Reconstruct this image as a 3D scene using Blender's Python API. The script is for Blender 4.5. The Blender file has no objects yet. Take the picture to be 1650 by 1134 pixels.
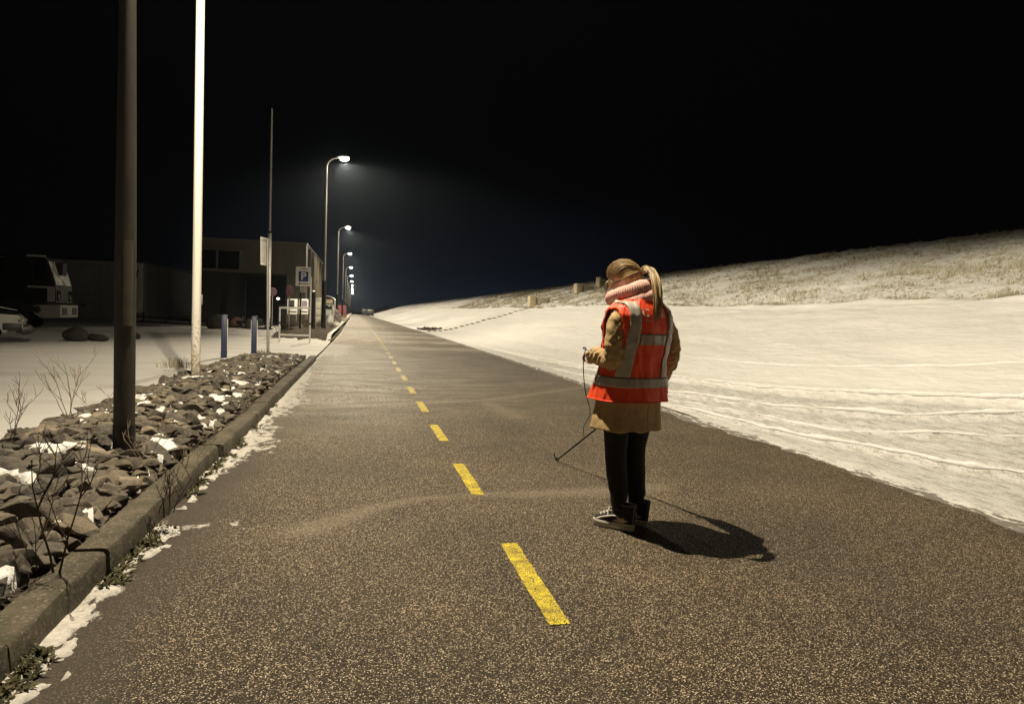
import bpy, bmesh, math, random
import numpy as np
from math import sin, cos, pi, radians, sqrt, exp
from mathutils import Vector, Matrix, noise as mnoise
random.seed(7); RNG = np.random.default_rng(7)
scene = bpy.context.scene
C = scene.collection

# ---------------------------------------------------------------- camera maths (photo 1650 x 1134)
FPX, EYE = 1144.0, 1.35
_y = Vector(((583-825)/FPX, (567-502)/FPX, -1.0)).normalized()
_z = Vector((sin(radians(1.4)), cos(radians(1.4)), 0.0)); _z = (_z - _y*_z.dot(_y)).normalized()
_x = _y.cross(_z)
CAMR = Matrix((_x, _y, _z))                       # camera -> world
def ray(px, py): return CAMR @ Vector(((px-825)/FPX, (567-py)/FPX, -1.0))
def P(px, py, z=0.0):                             # photo pixel -> point on the level z
    d = ray(px, py); return Vector((0, 0, EYE)) + d*((z-EYE)/d.z)
def D(px, py, y):                                 # photo pixel -> point at distance y
    d = ray(px, py); return Vector((0, 0, EYE)) + d*(y/d.y)
cam = bpy.data.objects.new('camera', bpy.data.cameras.new('camera')); C.objects.link(cam)
cam.data.sensor_fit = 'HORIZONTAL'; cam.data.sensor_width = 36.0; cam.data.lens = 36.0*FPX/1650
cam.data.clip_start = 0.05; cam.data.clip_end = 6000
cam.matrix_world = Matrix.Translation((0, 0, EYE)) @ CAMR.to_4x4()
scene.camera = cam

# ---------------------------------------------------------------- scene helpers
def tag(o, label=None, cat=None, group=None, kind=None):
    if label: o['label'] = label
    if cat: o['category'] = cat
    if group: o['group'] = group
    if kind: o['kind'] = kind
    return o
def thing(name, label, cat, loc=(0, 0, 0), rz=0, group=None):
    o = bpy.data.objects.new(name, None); C.objects.link(o)
    o.empty_display_size = 0.2
    o.location = loc; o.rotation_euler = (0, 0, rz)
    return tag(o, label, cat, group)
def link_mesh(name, me, m, parent=None):
    if m is not None and len(me.materials) == 0:
        for k in (m if isinstance(m, (list, tuple)) else [m]): me.materials.append(k)
    o = bpy.data.objects.new(name, me); C.objects.link(o)
    if parent: o.parent = parent
    return o
def obj(name, bm, m, parent=None, smooth=35, loc=None, rot=None):
    bmesh.ops.recalc_face_normals(bm, faces=bm.faces[:])
    me = bpy.data.meshes.new(name); bm.to_mesh(me); bm.free()
    shade(me, smooth)
    o = link_mesh(name, me, m, parent)
    if loc is not None: o.location = loc
    if rot is not None: o.rotation_euler = rot
    return o
def shade(me, smooth):
    if smooth and len(me.polygons):
        me.polygons.foreach_set('use_smooth', [True]*len(me.polygons))
        if smooth < 180: me.set_sharp_from_angle(angle=radians(smooth))
    me.update()
def pydata(name, verts, faces, m, parent=None, smooth=180):
    me = bpy.data.meshes.new(name); me.from_pydata([tuple(v) for v in verts], [], faces)
    shade(me, smooth)
    return link_mesh(name, me, m, parent)
def copy_tree(o, parent=None):
    c = o.copy(); C.objects.link(c)
    if parent is not None: c.parent = parent
    for ch in list(o.children): copy_tree(ch, c)
    return c
def box(bm, c, s, rot=None, bevel=0.0):
    r = bmesh.ops.create_cube(bm, size=1.0); vs = r['verts']
    M = Matrix.Translation(c) @ (rot.to_4x4() if rot is not None else Matrix.Identity(4)) @ Matrix.Diagonal((*s, 1.0))
    bmesh.ops.transform(bm, matrix=M, verts=vs)
    if bevel:
        es = list({e for v in vs for e in v.link_edges})
        bmesh.ops.bevel(bm, geom=es, offset=bevel, segments=2, affect='EDGES', profile=0.5)
def newbm(): return bmesh.new()
def rings(bm, rs, cap=True, closed=True):
    """skin a list of rings (each a list of points) into a surface"""
    vr = [[bm.verts.new(p) for p in r] for r in rs]
    n = len(rs[0])
    for a, b in zip(vr, vr[1:]):
        for i in range(n if closed else n-1):
            j = (i+1) % n
            try: bm.faces.new((a[i], a[j], b[j], b[i]))
            except ValueError: pass
    if cap and closed:
        for r in (vr[0], vr[-1]):
            c = bm.verts.new(sum((v.co for v in r), Vector())/n)
            for i in range(n): bm.faces.new((r[i], r[(i+1) % n], c))
    return vr
def tube(bm, pts, rad, n=8, cap=True, flat=1.0):
    pts = [Vector(p) for p in pts]
    if not isinstance(rad, (list, tuple)): rad = [rad]*len(pts)
    rs = []; up = None
    for i, p in enumerate(pts):
        t = (pts[min(i+1, len(pts)-1)] - pts[max(i-1, 0)])
        t = t.normalized() if t.length > 1e-9 else Vector((0, 0, 1))
        if up is None:
            up = Vector((0, 0, 1)) if abs(t.z) < 0.9 else Vector((1, 0, 0))
        a = (up - t*up.dot(t)).normalized(); b = t.cross(a); up = a
        rs.append([p + (a*cos(2*pi*k/n)*flat + b*sin(2*pi*k/n))*rad[i] for k in range(n)])
    return rings(bm, rs, cap)
def lathe(bm, prof, n=20, c=(0, 0, 0)):
    c = Vector(c)
    rings(bm, [[c + Vector((r*cos(2*pi*k/n), r*sin(2*pi*k/n), z)) for k in range(n)] for r, z in prof])
def ellipsoid(bm, c, r, rot=None, seg=20, rng=12):
    res = bmesh.ops.create_uvsphere(bm, u_segments=seg, v_segments=rng, radius=1.0)
    M = Matrix.Translation(c) @ (rot.to_4x4() if rot is not None else Matrix.Identity(4)) @ Matrix.Diagonal((*r, 1.0))
    bmesh.ops.transform(bm, matrix=M, verts=res['verts'])
def spline(pts, n):
    """Catmull-Rom through pts, n samples"""
    pts = [np.array(p, float) for p in pts]; q = [2*pts[0]-pts[1]] + pts + [2*pts[-1]-pts[-2]]
    out = []
    for s in np.linspace(0, len(pts)-1, n):
        i = min(int(s), len(pts)-2); t = s-i; p0, p1, p2, p3 = q[i:i+4]
        out.append(0.5*((2*p1) + (-p0+p2)*t + (2*p0-5*p1+4*p2-p3)*t*t + (-p0+3*p1-3*p2+p3)*t**3))
    return [Vector(o) if len(o) == 3 else o for o in out]
def fbm(x, y, z=0.0, o=4):
    return mnoise.fractal(Vector((x, y, z)), 1.0, 2.0, o)
def sstep(a, b, x):
    t = min(1, max(0, (x-a)/(b-a))); return t*t*(3-2*t)
def lerp(a, b, t): return a+(b-a)*t
def interp(x, xs, ys): return float(np.interp(x, xs, ys))

# ---------------------------------------------------------------- materials
class NT:
    def __init__(s, name):
        s.m = bpy.data.materials.new(name); s.m.use_nodes = True
        s.t = s.m.node_tree; s.t.nodes.clear()
        s.out = s.n('ShaderNodeOutputMaterial'); s.b = s.n('ShaderNodeBsdfPrincipled')
        s.l(s.b.outputs[0], s.out.inputs[0])
        s.tc = s.n('ShaderNodeTexCoord')
    def n(s, t, **kw):
        x = s.t.nodes.new(t)
        for k, v in kw.items(): setattr(x, k, v)
        return x
    def l(s, a, b): s.t.links.new(a, b)
    def noise(s, scale, detail=4, rough=0.55, vec=None, coord='Object', stretch=None):
        x = s.n('ShaderNodeTexNoise'); x.inputs['Scale'].default_value = scale
        x.inputs['Detail'].default_value = detail; x.inputs['Roughness'].default_value = rough
        v = vec if vec is not None else s.tc.outputs[coord]
        if stretch:
            mp = s.n('ShaderNodeMapping'); mp.inputs['Scale'].default_value = stretch; s.l(v, mp.inputs[0]); v = mp.outputs[0]
        s.l(v, x.inputs['Vector']); return x.outputs[0]
    def voro(s, scale, feature='F1', out='Distance', coord='Object', rnd=1.0):
        x = s.n('ShaderNodeTexVoronoi', feature=feature); x.inputs['Scale'].default_value = scale
        x.inputs['Randomness'].default_value = rnd
        s.l(s.tc.outputs[coord], x.inputs['Vector']); return x.outputs[out]
    def ramp(s, fac, stops, interp='LINEAR'):
        x = s.n('ShaderNodeValToRGB'); x.color_ramp.interpolation = interp
        e = x.color_ramp.elements
        while len(e) < len(stops): e.new(0.5)
        for k, (p, c) in zip(e, stops):
            k.position = p; k.color = (*c, 1) if isinstance(c, (tuple, list)) else (c, c, c, 1)
        s.l(fac, x.inputs[0]); return x.outputs[0]
    def mix(s, fac, a, b, mode='MIX'):
        x = s.n('ShaderNodeMix', data_type='RGBA', blend_type=mode)
        for inp, v in ((x.inputs[0], fac), (x.inputs[6], a), (x.inputs[7], b)):
            if isinstance(v, (int, float)): inp.default_value = v
            elif isinstance(v, tuple): inp.default_value = (*v, 1)
            else: s.l(v, inp)
        return x.outputs[2]
    def math(s, op, a, b=0.0, clamp=False):
        x = s.n('ShaderNodeMath', operation=op); x.use_clamp = clamp
        for inp, v in zip(x.inputs, (a, b)):
            if isinstance(v, (int, float)): inp.default_value = v
            else: s.l(v, inp)
        return x.outputs[0]
    def attr(s, name):
        x = s.n('ShaderNodeAttribute', attribute_name=name); return x.outputs['Fac']
    def color(s, v):
        if isinstance(v, tuple): s.b.inputs['Base Color'].default_value = (*v, 1)
        else: s.l(v, s.b.inputs['Base Color'])
    def rough(s, v):
        if isinstance(v, (int, float)): s.b.inputs['Roughness'].default_value = v
        else: s.l(v, s.b.inputs['Roughness'])
    def spec(s, v): s.b.inputs['Specular IOR Level'].default_value = v
    def bump(s, h, strength=0.4, dist=0.01):
        x = s.n('ShaderNodeBump'); x.inputs['Strength'].default_value = strength; x.inputs['Distance'].default_value = dist
        s.l(h, x.inputs['Height']); s.l(x.outputs[0], s.b.inputs['Normal'])
def pm(name, c1, c2=None, scale=8, rough=0.6, bump=0.0, bscale=None, metal=0.0, spec=0.4, bdist=0.01, stretch=None):
    """plain procedural material: two colours through noise, optional bump"""
    t = NT(name); c2 = c2 or tuple(x*0.75 for x in c1)
    t.color(t.mix(t.ramp(t.noise(scale, 5, stretch=stretch), [(0.35, 0.0), (0.65, 1.0)]), c1, c2))
    t.rough(rough); t.spec(spec); t.b.inputs['Metallic'].default_value = metal
    if bump: t.bump(t.noise(bscale or scale*6, 4), bump, bdist)
    return t.m
def emis(name, col, strength):
    t = NT(name); t.color((0.8, 0.8, 0.8))
    t.b.inputs['Emission Color'].default_value = (*col, 1); t.b.inputs['Emission Strength'].default_value = strength
    return t.m
M = {}
# asphalt: brown-grey binder, pale and rusty aggregate, frosty sheen and dust by attribute
t = NT('asphalt')
cellc = t.voro(185, out='Color'); cd = t.voro(185, out='Distance')
sep = t.n('ShaderNodeSeparateColor'); t.l(cellc, sep.inputs[0])
stone = t.ramp(sep.outputs[0], [(0.0, (.018, .0125, .008)), (0.4, (.046, .0345, .022)), (0.62, (.11, .084, .056)), (0.81, (.29, .235, .165)), (1.0, (.88, .76, .58))])
gap = t.ramp(cd, [(0.35, 1.0), (0.75, 0.0)])
base = t.mix(gap, (.022, .016, .011), stone)
big = t.ramp(t.noise(0.9, 4), [(0.3, (.72, .72, .74)), (0.7, (1.12, 1.08, 1.02))])
base = t.mix(1.0, base, big, 'MULTIPLY')
smooth_ = t.attr('worn')                                # sealed, finer strip along the kerb
fine = t.ramp(t.noise(160, 3), [(0.35, (.03, .023, .018)), (0.62, (.058, .046, .036)), (.8, (.1, .085, .07))])
base = t.mix(smooth_, base, fine)
dn = t.ramp(t.noise(55, 4), [(0.3, 0.0), (0.62, 1.0)])
dust = t.math('MULTIPLY', t.attr('dust'), dn, True)
base = t.mix(dust, base, t.mix(stone, (.2, .165, .12), (.42, .36, .28)))
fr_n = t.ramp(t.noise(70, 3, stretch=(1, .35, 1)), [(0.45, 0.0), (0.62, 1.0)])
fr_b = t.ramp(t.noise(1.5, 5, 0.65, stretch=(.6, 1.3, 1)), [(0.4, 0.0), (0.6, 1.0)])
frost_sheen = t.math('MULTIPLY', t.math('MULTIPLY', t.attr('frost_sheen'), fr_n), t.math('ADD', t.math('MULTIPLY', fr_b, .75), .4), True)
base = t.mix(frost_sheen, base, (.72, .68, .63))  # frosty cover plus the sheen of far lamps, both put into the colour
sn = t.noise(9, 6, 0.68, stretch=(1, .6, 1))
snow = t.ramp(t.math('ADD', t.attr('snow'), t.math('MULTIPLY', t.math('SUBTRACT', sn, 0.5), 1.9)), [(0.48, 0.0), (0.62, 1.0)])
base = t.mix(t.math('MULTIPLY', snow, .92), base, t.mix(t.ramp(t.noise(35, 6, .75), [(.38, 0.0), (.66, 1.0)]), (.6, .58, .55), (.3, .28, .25)))
t.color(base); t.rough(0.7); t.spec(0.22)
hgt = t.math('ADD', t.math('MULTIPLY', gap, t.math('SUBTRACT', 1.0, smooth_)), t.math('MULTIPLY', snow, 0.6))
t.bump(hgt, 0.55, 0.006)
M['asphalt'] = t.m
# yellow road paint, worn through to the stones
t = NT('yellow_paint')
cd = t.voro(185, out='Distance'); w = t.ramp(t.math('ADD', cd, t.math('MULTIPLY', t.noise(14, 6, .7), .8)), [(0.9, 0.0), (1.02, 1.0)])
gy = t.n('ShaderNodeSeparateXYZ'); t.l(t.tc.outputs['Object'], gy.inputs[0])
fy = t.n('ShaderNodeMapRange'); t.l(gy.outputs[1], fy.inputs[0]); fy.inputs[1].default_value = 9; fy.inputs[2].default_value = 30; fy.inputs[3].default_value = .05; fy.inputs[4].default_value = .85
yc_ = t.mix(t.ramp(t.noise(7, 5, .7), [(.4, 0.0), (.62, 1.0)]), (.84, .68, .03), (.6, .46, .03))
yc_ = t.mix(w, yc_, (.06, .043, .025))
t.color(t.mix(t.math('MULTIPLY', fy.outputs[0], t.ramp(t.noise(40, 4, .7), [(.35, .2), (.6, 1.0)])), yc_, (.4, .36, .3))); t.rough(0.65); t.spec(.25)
t.bump(t.math('SUBTRACT', 1.0, cd), 0.5, 0.005); M['yellow'] = t.m
# snow
def snow_mat(name, grass=False, tramp=False):
    t = NT(name)
    c = t.mix(t.noise(1.3, 5), (.8, .8, .8), (.7, .7, .7))
    h = t.math('ADD', t.noise(6, 6, .6, stretch=(1.4, .55, 1)), t.math('MULTIPLY', t.noise(90, 3), .22))
    if tramp:
        g = t.attr('trample')
        tn = t.math('ADD', t.math('MULTIPLY', t.noise(16, 7, .75, stretch=(1, .22, 1)), .6), t.math('MULTIPLY', t.noise(45, 5, .75), .4)); tw = t.math('MULTIPLY', t.ramp(tn, [(.42, 1.0), (.53, 0.0)]), g)
        c = t.mix(tw, c, (.43, .415, .39))
        e = t.ramp(t.math('ADD', t.attr('thin'), t.math('MULTIPLY', t.math('SUBTRACT', t.noise(14, 8, .75, stretch=(1, .3, 1)), .5), 2.6)), [(.5, 0.0), (.6, 1.0)])
        c = t.mix(t.math('MULTIPLY', e, .85), c, (.1, .08, .062))
        h = t.math('ADD', h, t.math('MULTIPLY', t.math('MULTIPLY', tn, g), 1.3))
    if grass:
        ga = t.attr('grass')
        gn = t.math('ADD', t.math('MULTIPLY', t.noise(9, 7, .72), .75), t.math('MULTIPLY', t.noise(.55, 4, .6, stretch=(1, .35, 1)), .35))
        gm = t.math('MULTIPLY', t.ramp(gn, [(.57, 0.0), (.67, 1.0)]), ga)
        gc = t.mix(t.noise(40, 3), (.15, .13, .075), (.34, .295, .19))
        c = t.mix(gm, c, gc)
        h = t.math('ADD', h, t.math('MULTIPLY', t.math('MULTIPLY', t.noise(14, 6, .7), ga), 2.2))
    t.color(c); t.rough(0.75); t.spec(0.3); t.bump(h, 0.8, 0.04)
    return t.m
t = NT('crusted_snow'); t.color(t.mix(t.ramp(t.noise(30, 6, .7), [(.4, 0.0), (.65, 1.0)]), (.62, .6, .57), (.42, .4, .37))); t.rough(.85)
t.bump(t.math('ADD', t.noise(60, 6, .7), t.noise(12, 5)), .7, .015); M['rim'] = t.m
M['snow'] = snow_mat('snow_cover'); M['dike'] = snow_mat('snow_dike', True, True)
t = NT('lot_snow')
c = t.mix(t.noise(.5, 5), (.66, .65, .64), (.48, .465, .45))
ts = t.ramp(t.noise(.8, 5, .6, stretch=(.25, 1.6, 1)), [(.5, 0.0), (.7, 1.0)])
t.color(t.mix(t.math('MULTIPLY', ts, .5), c, (.38, .36, .34))); t.rough(.8)
t.bump(t.noise(12, 6), .4, .03); M['lot'] = t.m
# stone, soil, kerb
t = NT('rubble_stone')
oi = t.n('ShaderNodeObjectInfo')
STONES = [(0, (.06, .053, .045)), (.3, (.15, .13, .107)), (.55, (.24, .205, .158)), (.75, (.11, .104, .096)), (1, (.36, .3, .22))]
v = t.ramp(oi.outputs['Random'], STONES)
c = t.mix(t.ramp(t.noise(7, 6, .65), [(.3, 0.0), (.7, 1.0)]), v, t.mix(1.0, v, (.5, .47, .44), 'MULTIPLY'))
c = t.mix(t.ramp(t.noise(30, 5, .7), [(.56, 0.0), (.7, .7)]), c, (.3, .26, .2))
t.color(c); t.rough(.8); t.bump(t.noise(14, 8, .75), .8, .035); M['stone'] = t.m
M['soil'] = pm('dark_soil', (.035, .026, .018), (.07, .055, .04), 9, .95, .8, 40, bdist=.03)
t = NT('kerb_concrete')
mo = t.ramp(t.noise(5, 6, .65), [(.38, 0.0), (.62, 1.0)])
c = t.mix(mo, (.11, .09, .066), (.05, .046, .026)); c = t.mix(t.ramp(t.noise(1.7, 6, .7), [(.45, 0.0), (.6, .75)]), c, (.035, .032, .02))
c = t.mix(t.ramp(t.noise(60, 4), [(.55, 0.0), (.72, .8)]), c, (.25, .21, .16))
t.color(c); t.rough(.9); t.bump(t.math('ADD', t.noise(40, 6, .7), t.noise(7, 4)), .6, .012); M['kerb'] = t.m
# metals and paints
M['grey_pole'] = pm('grey_pole_paint', (.075, .067, .056), (.045, .04, .034), 3, .6, .15, 60, stretch=(3, 3, .6))
M['black_coat'] = pm('black_coating', (.012, .012, .012), (.022, .02, .018), 10, .5, .2, 50)
M['galv'] = pm('galvanised_steel', (.38, .37, .35), (.27, .26, .24), 4, .45, .1, 50, metal=.6, stretch=(3, 3, .4))
M['white_pole'] = pm('white_pole_paint', (.7, .68, .63), (.6, .57, .51), 5, .5, .15, 60, stretch=(2, 2, .4))
t = NT('white_pole_stained'); z_ = t.n('ShaderNodeSeparateXYZ'); t.l(t.tc.outputs['Object'], z_.inputs[0])
mr = t.n('ShaderNodeMapRange'); t.l(z_.outputs[2], mr.inputs[0]); mr.inputs[1].default_value = .1; mr.inputs[2].default_value = 1.6; mr.inputs[3].default_value = .2; mr.inputs[4].default_value = -.06
st_ = t.ramp(t.math('ADD', t.noise(17, 6, .75), mr.outputs[0]), [(.6, 0.0), (.7, 1.0)])
t.color(t.mix(st_, t.mix(t.noise(3, 4, stretch=(3, 3, .3)), (.72, .7, .65), (.58, .55, .49)), (.3, .24, .16))); t.rough(.5); M['white_pole'] = t.m
M['white'] = pm('white_paint', (.78, .77, .75), (.68, .67, .64), 6, .4, .05, 50)
M['blue'] = pm('blue_paint', (.02, .03, .075), (.016, .023, .055), 7, .45, .1, 50)
M['signblue'] = pm('sign_blue', (.012, .035, .2), (.01, .03, .16), 6, .4)
M['red'] = pm('sign_red', (.4, .03, .04), (.32, .025, .035), 6, .45)
M['dullred'] = pm('dull_sign_red', (.17, .05, .055), (.12, .035, .04), 6, .6); M['dullblue'] = pm('dull_sign_blue', (.05, .04, .08), (.04, .035, .06), 6, .6)
M['dark'] = pm('dark_print', (.03, .03, .035), (.05, .05, .05), 20, .5)
M['rubber'] = pm('black_rubber', (.012, .012, .012), (.02, .02, .02), 20, .8, .2, 60)
M['lamp_on'] = emis('lamp_light', (1, .88, .66), 220.0)
M['lamp_far'] = M['lamp_on']
M['twig'] = pm('bare_bark', (.085, .06, .04), (.045, .032, .022), 30, .85, .3, 80)
M['palewood'] = pm('dry_twig', (.32, .25, .16), (.2, .15, .1), 30, .85)
M['weed'] = pm('winter_weed', (.055, .06, .022), (.085, .07, .03), 14, .8)
M['drygrass'] = pm('dry_grass', (.44, .4, .29), (.24, .22, .13), 3, .9)

# ---------------------------------------------------------------- world: night sky with a faint glow on the horizon
w = bpy.data.worlds.new('World'); scene.world = w; w.use_nodes = True
nt = w.node_tree; nt.nodes.clear()
wo = nt.nodes.new('ShaderNodeOutputWorld'); bg = nt.nodes.new('ShaderNodeBackground'); nt.links.new(bg.outputs[0], wo.inputs[0])
tc = nt.nodes.new('ShaderNodeTexCoord'); sp = nt.nodes.new('ShaderNodeSeparateXYZ'); nt.links.new(tc.outputs['Generated'], sp.inputs[0])
dot = nt.nodes.new('ShaderNodeVectorMath'); dot.operation = 'DOT_PRODUCT'; nt.links.new(tc.outputs['Generated'], dot.inputs[0])
gd = Vector((.11, 1, .0)).normalized(); dot.inputs[1].default_value = gd
rz_ = nt.nodes.new('ShaderNodeValToRGB'); rz_.color_ramp.elements[0].position = .93; rz_.color_ramp.elements[1].position = 1.0
rz_.color_ramp.elements[0].color = (0, 0, 0, 1); rz_.color_ramp.elements[1].color = (1, 1, 1, 1)
nt.links.new(dot.outputs['Value'], rz_.inputs[0])
el = nt.nodes.new('ShaderNodeValToRGB'); nt.links.new(sp.outputs[2], el.inputs[0])
e = el.color_ramp.elements; e[0].position = 0.0; e[0].color = (1, 1, 1, 1); e[1].position = .17; e[1].color = (0, 0, 0, 1)
k = e.new(.06); k.color = (.4, .4, .4, 1)
mu = nt.nodes.new('ShaderNodeMath'); mu.operation = 'MULTIPLY'; nt.links.new(rz_.outputs[0], mu.inputs[0]); nt.links.new(el.outputs[0], mu.inputs[1])
mx = nt.nodes.new('ShaderNodeMix'); mx.data_type = 'RGBA'; nt.links.new(mu.outputs[0], mx.inputs[0])
mx.inputs[6].default_value = (.0008, .0008, .0010, 1); mx.inputs[7].default_value = (.0062, .009, .0165, 1)
nt.links.new(mx.outputs[2], bg.inputs[0]); bg.inputs[1].default_value = 1.0
scene.view_settings.view_transform = 'Standard'; scene.view_settings.look = 'None'
scene.view_settings.exposure = 0.22; scene.view_settings.gamma = 1
scene.render.engine = 'CYCLES'
scene.cycles.use_denoising = True
scene.cycles.max_bounces = 5; scene.cycles.diffuse_bounces = 3; scene.cycles.glossy_bounces = 2
scene.cycles.sample_clamp_indirect = 4.0
scene.cycles.use_adaptive_sampling = True; scene.cycles.adaptive_threshold = 0.02
# ================================================================ the setting
def bend(y): return -0.0055*(max(0.0, y-30)**2)/(max(0.0, y-30)+18)*2 if y > 30 else 0.0     # the road eases to the left far away
ROAD_L, ROAD_R = -1.22, 5.0
def ysteps(y0, y1, d0, g, dmax):
    ys = [y0]; d = d0
    while ys[-1] < y1:
        ys.append(ys[-1]+d)
        if ys[-1] > 3: d = min(dmax, max(d0, d0 + g*(ys[-1]-3)))
    return ys
def seg_dist(px, py, pts):
    """distance of (px,py) to a polyline and the fraction along it"""
    best = (1e9, 0)
    n = len(pts)-1
    for i in range(n):
        ax, ay = pts[i]; bx, by = pts[i+1]; dx, dy = bx-ax, by-ay
        u = max(0, min(1, ((px-ax)*dx+(py-ay)*dy)/(dx*dx+dy*dy+1e-12)))
        d = math.hypot(px-ax-u*dx, py-ay-u*dy)
        if d < best[0]: best = (d, (i+u)/n)
    return best
def grid_mesh(name, xs_of_row, ys, zf, m, attrs=None, kind='structure', label=None, parent=None):
    """rows along y; xs_of_row(y) gives the x's; zf(x,y) the height; attrs {name: f(x,y)}"""
    verts = []; n = None
    vals = {k: [] for k in (attrs or {})}
    for y in ys:
        xs = xs_of_row(y); n = len(xs)
        for x in xs:
            verts.append((x+bend(y), y, zf(x, y)))
            for k, f in (attrs or {}).items(): vals[k].append(f(x, y))
    faces = [(r*n+i, r*n+i+1, (r+1)*n+i+1, (r+1)*n+i) for r in range(len(ys)-1) for i in range(n-1)]
    o = pydata(name, verts, faces, m, parent)
    for k, v in vals.items():
        a = o.data.attributes.new(k, 'FLOAT', 'POINT'); a.data.foreach_set('value', v)
    if parent is None: tag(o, label=label, kind=kind)
    return o

# base ground out to the horizon
bm = newbm(); bmesh.ops.create_grid(bm, x_segments=24, y_segments=24, size=2500)
tag(obj('ground', bm, M['lot'], loc=(0, 800, -.45)), 'dark snowy land reaching to the horizon', kind='structure')

# ---- road
bandA = [tuple(P(*p).xy) for p in [(440, 866), (480, 856), (540, 838), (600, 818), (680, 803), (780, 797), (900, 795), (1000, 789), (1060, 783)]]
bandB = [tuple(P(*p).xy) for p in [(500, 657), (580, 654), (660, 650), (780, 645), (860, 635), (950, 622)]]
bandC = [tuple(P(*p).xy) for p in [(785, 648), (800, 655), (835, 672)]]
patchD = [tuple(P(*p).xy) for p in [(300, 850), (350, 842), (410, 850)]]
def f_dust(x, y):
    v = 0.0
    if 3.6 < y < 7.5:
        d, u = seg_dist(x, y, bandA); wd = .10+.05*sin(u*9)
        v = max(v, exp(-(d/wd)**2)*min(1, u*6+.2)*.9)
    if 7.5 < y < 16:
        d, u = seg_dist(x, y, bandB); v = max(v, exp(-(d/.11)**2)*.85)
        d, u = seg_dist(x, y, bandC); v = max(v, exp(-(d/.12)**2)*.7)
    return v + .12*max(0, fbm(x*.8, y*.5, 3.3))
def f_frost_sheen(x, y):  # frosty cover, paled further where far lamps glint off the road
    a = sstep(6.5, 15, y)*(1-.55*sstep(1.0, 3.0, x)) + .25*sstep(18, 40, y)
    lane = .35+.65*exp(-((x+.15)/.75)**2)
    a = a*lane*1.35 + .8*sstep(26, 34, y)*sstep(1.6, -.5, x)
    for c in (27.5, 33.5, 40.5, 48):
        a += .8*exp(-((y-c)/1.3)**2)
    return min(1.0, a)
def f_snow(x, y):
    d = x-ROAD_L
    wd = .13+.05*sin(y*2.1)+.04*sin(y*5.3+1)
    wd += .4*exp(-((y-7.7)/1.1)**2) + .5*exp(-((y-10.8)/1.2)**2) + .3*exp(-((y-14)/2)**2)
    if y < 3.3: wd += .04
    v = .9-.6*d/max(wd, .03)
    if 4.7 < y < 6.0: v = max(v-.35, 0)
    if 3.8 < y < 5.6:
        dd, _ = seg_dist(x, y, patchD); v = max(v, .52*exp(-(dd/.09)**2))
    v = max(v, .7*sstep(19.6, 23, y)*sstep(.6, -.9, x)*(1-sstep(29, 31, y)))
    return max(-1, v)
def f_worn(x, y): return .9*sstep(.62, .15, (x-ROAD_L) + .12*fbm(x, y*.7, 9))*(1-sstep(7, 11, y))
ys = ysteps(-6, 14, .09, .0, .09) + ysteps(14.2, 60, .2, .012, .8)[0:] + [65, 75, 90, 110, 140, 180, 230, 300, 400, 550, 800]
xr = np.concatenate([np.linspace(ROAD_L, 0.4, 30), np.linspace(.5, 5.0, 42)])
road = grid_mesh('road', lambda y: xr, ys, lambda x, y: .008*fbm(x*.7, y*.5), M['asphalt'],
                 dict(dust=f_dust, frost_sheen=f_frost_sheen, snow=f_snow, worn=f_worn), label='brown grey asphalt road with frosty sheen and a yellow broken line')
# yellow dashes: about 1.13 m long with equal gaps, each a thin sheet on the road
y0 = P(910, 1005).y
for i in range(30):
    ya = 2.95 + 2.265*i
    if ya > 60: break
    bm = newbm(); n = 9; xx = .89
    L = 1.13; wd = .1
    rows = []
    for k in range(n+1):
        yy = ya + L*k/n
        e1, e2 = random.uniform(-.004, .004), random.uniform(-.004, .004)
        rows.append([Vector((xx-wd/2+e1+bend(yy), yy, .008*fbm((xx-.05)*.7, yy*.5)+.004)), Vector((xx+wd/2+e2+bend(yy), yy, .008*fbm((xx+.05)*.7, yy*.5)+.004))])
    rings(bm, rows, cap=False, closed=False)
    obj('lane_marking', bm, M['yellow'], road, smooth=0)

# ---- kerb along the rubble
bm = newbm()
def kerb_run(bm, y0, y1, seg, x_out=-1.205, x_in=-1.375, h=.128, amp=.012):
    y = y0
    while y < y1:
        ye = min(y+seg, y1)
        dx = random.uniform(-amp, amp); dz = random.uniform(-.01, .01); tw = random.uniform(-.01, .01)
        rs = []; gp = random.choice((.0015, .002, .004))
        for k in range(9):
            yy = y+gp + (ye-y-2*gp)*k/8
            o = dx + tw*(k/8-.5); nz = lambda a: .006*fbm(yy*6, a, 2)+.004*fbm(yy*17, a*3, 4)
            b = bend(yy)
            prof = [(x_out+.012, -.12), (x_out+.006, .02), (x_out-.002, h*.86), (x_out-.01, h*.96), (x_out-.026, h), ((x_out+x_in)/2, h+.004), (x_in+.012, h), (x_in, h-.02), (x_in, -.12)]
            rs.append([Vector((px+o+b+nz(j), yy, pz+dz+nz(j+20))) for j, (px, pz) in enumerate(prof)])
        rings(bm, rs)
        y = ye
kerb_run(bm, -4.2, 6.62, 1.0); kerb_run(bm, 6.66, 19.7, 1.0, x_out=-1.17, x_in=-1.34)
tag(obj('kerb', bm, M['kerb'], smooth=40), 'mossy concrete kerb between the road and the rubble', kind='structure')
bm = newbm(); kerb_run(bm, 31, 60, 1.0, h=.12)
tag(obj('kerb', bm, M['kerb'], smooth=40), 'concrete kerb beside the second planted bed', kind='structure')

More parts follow.
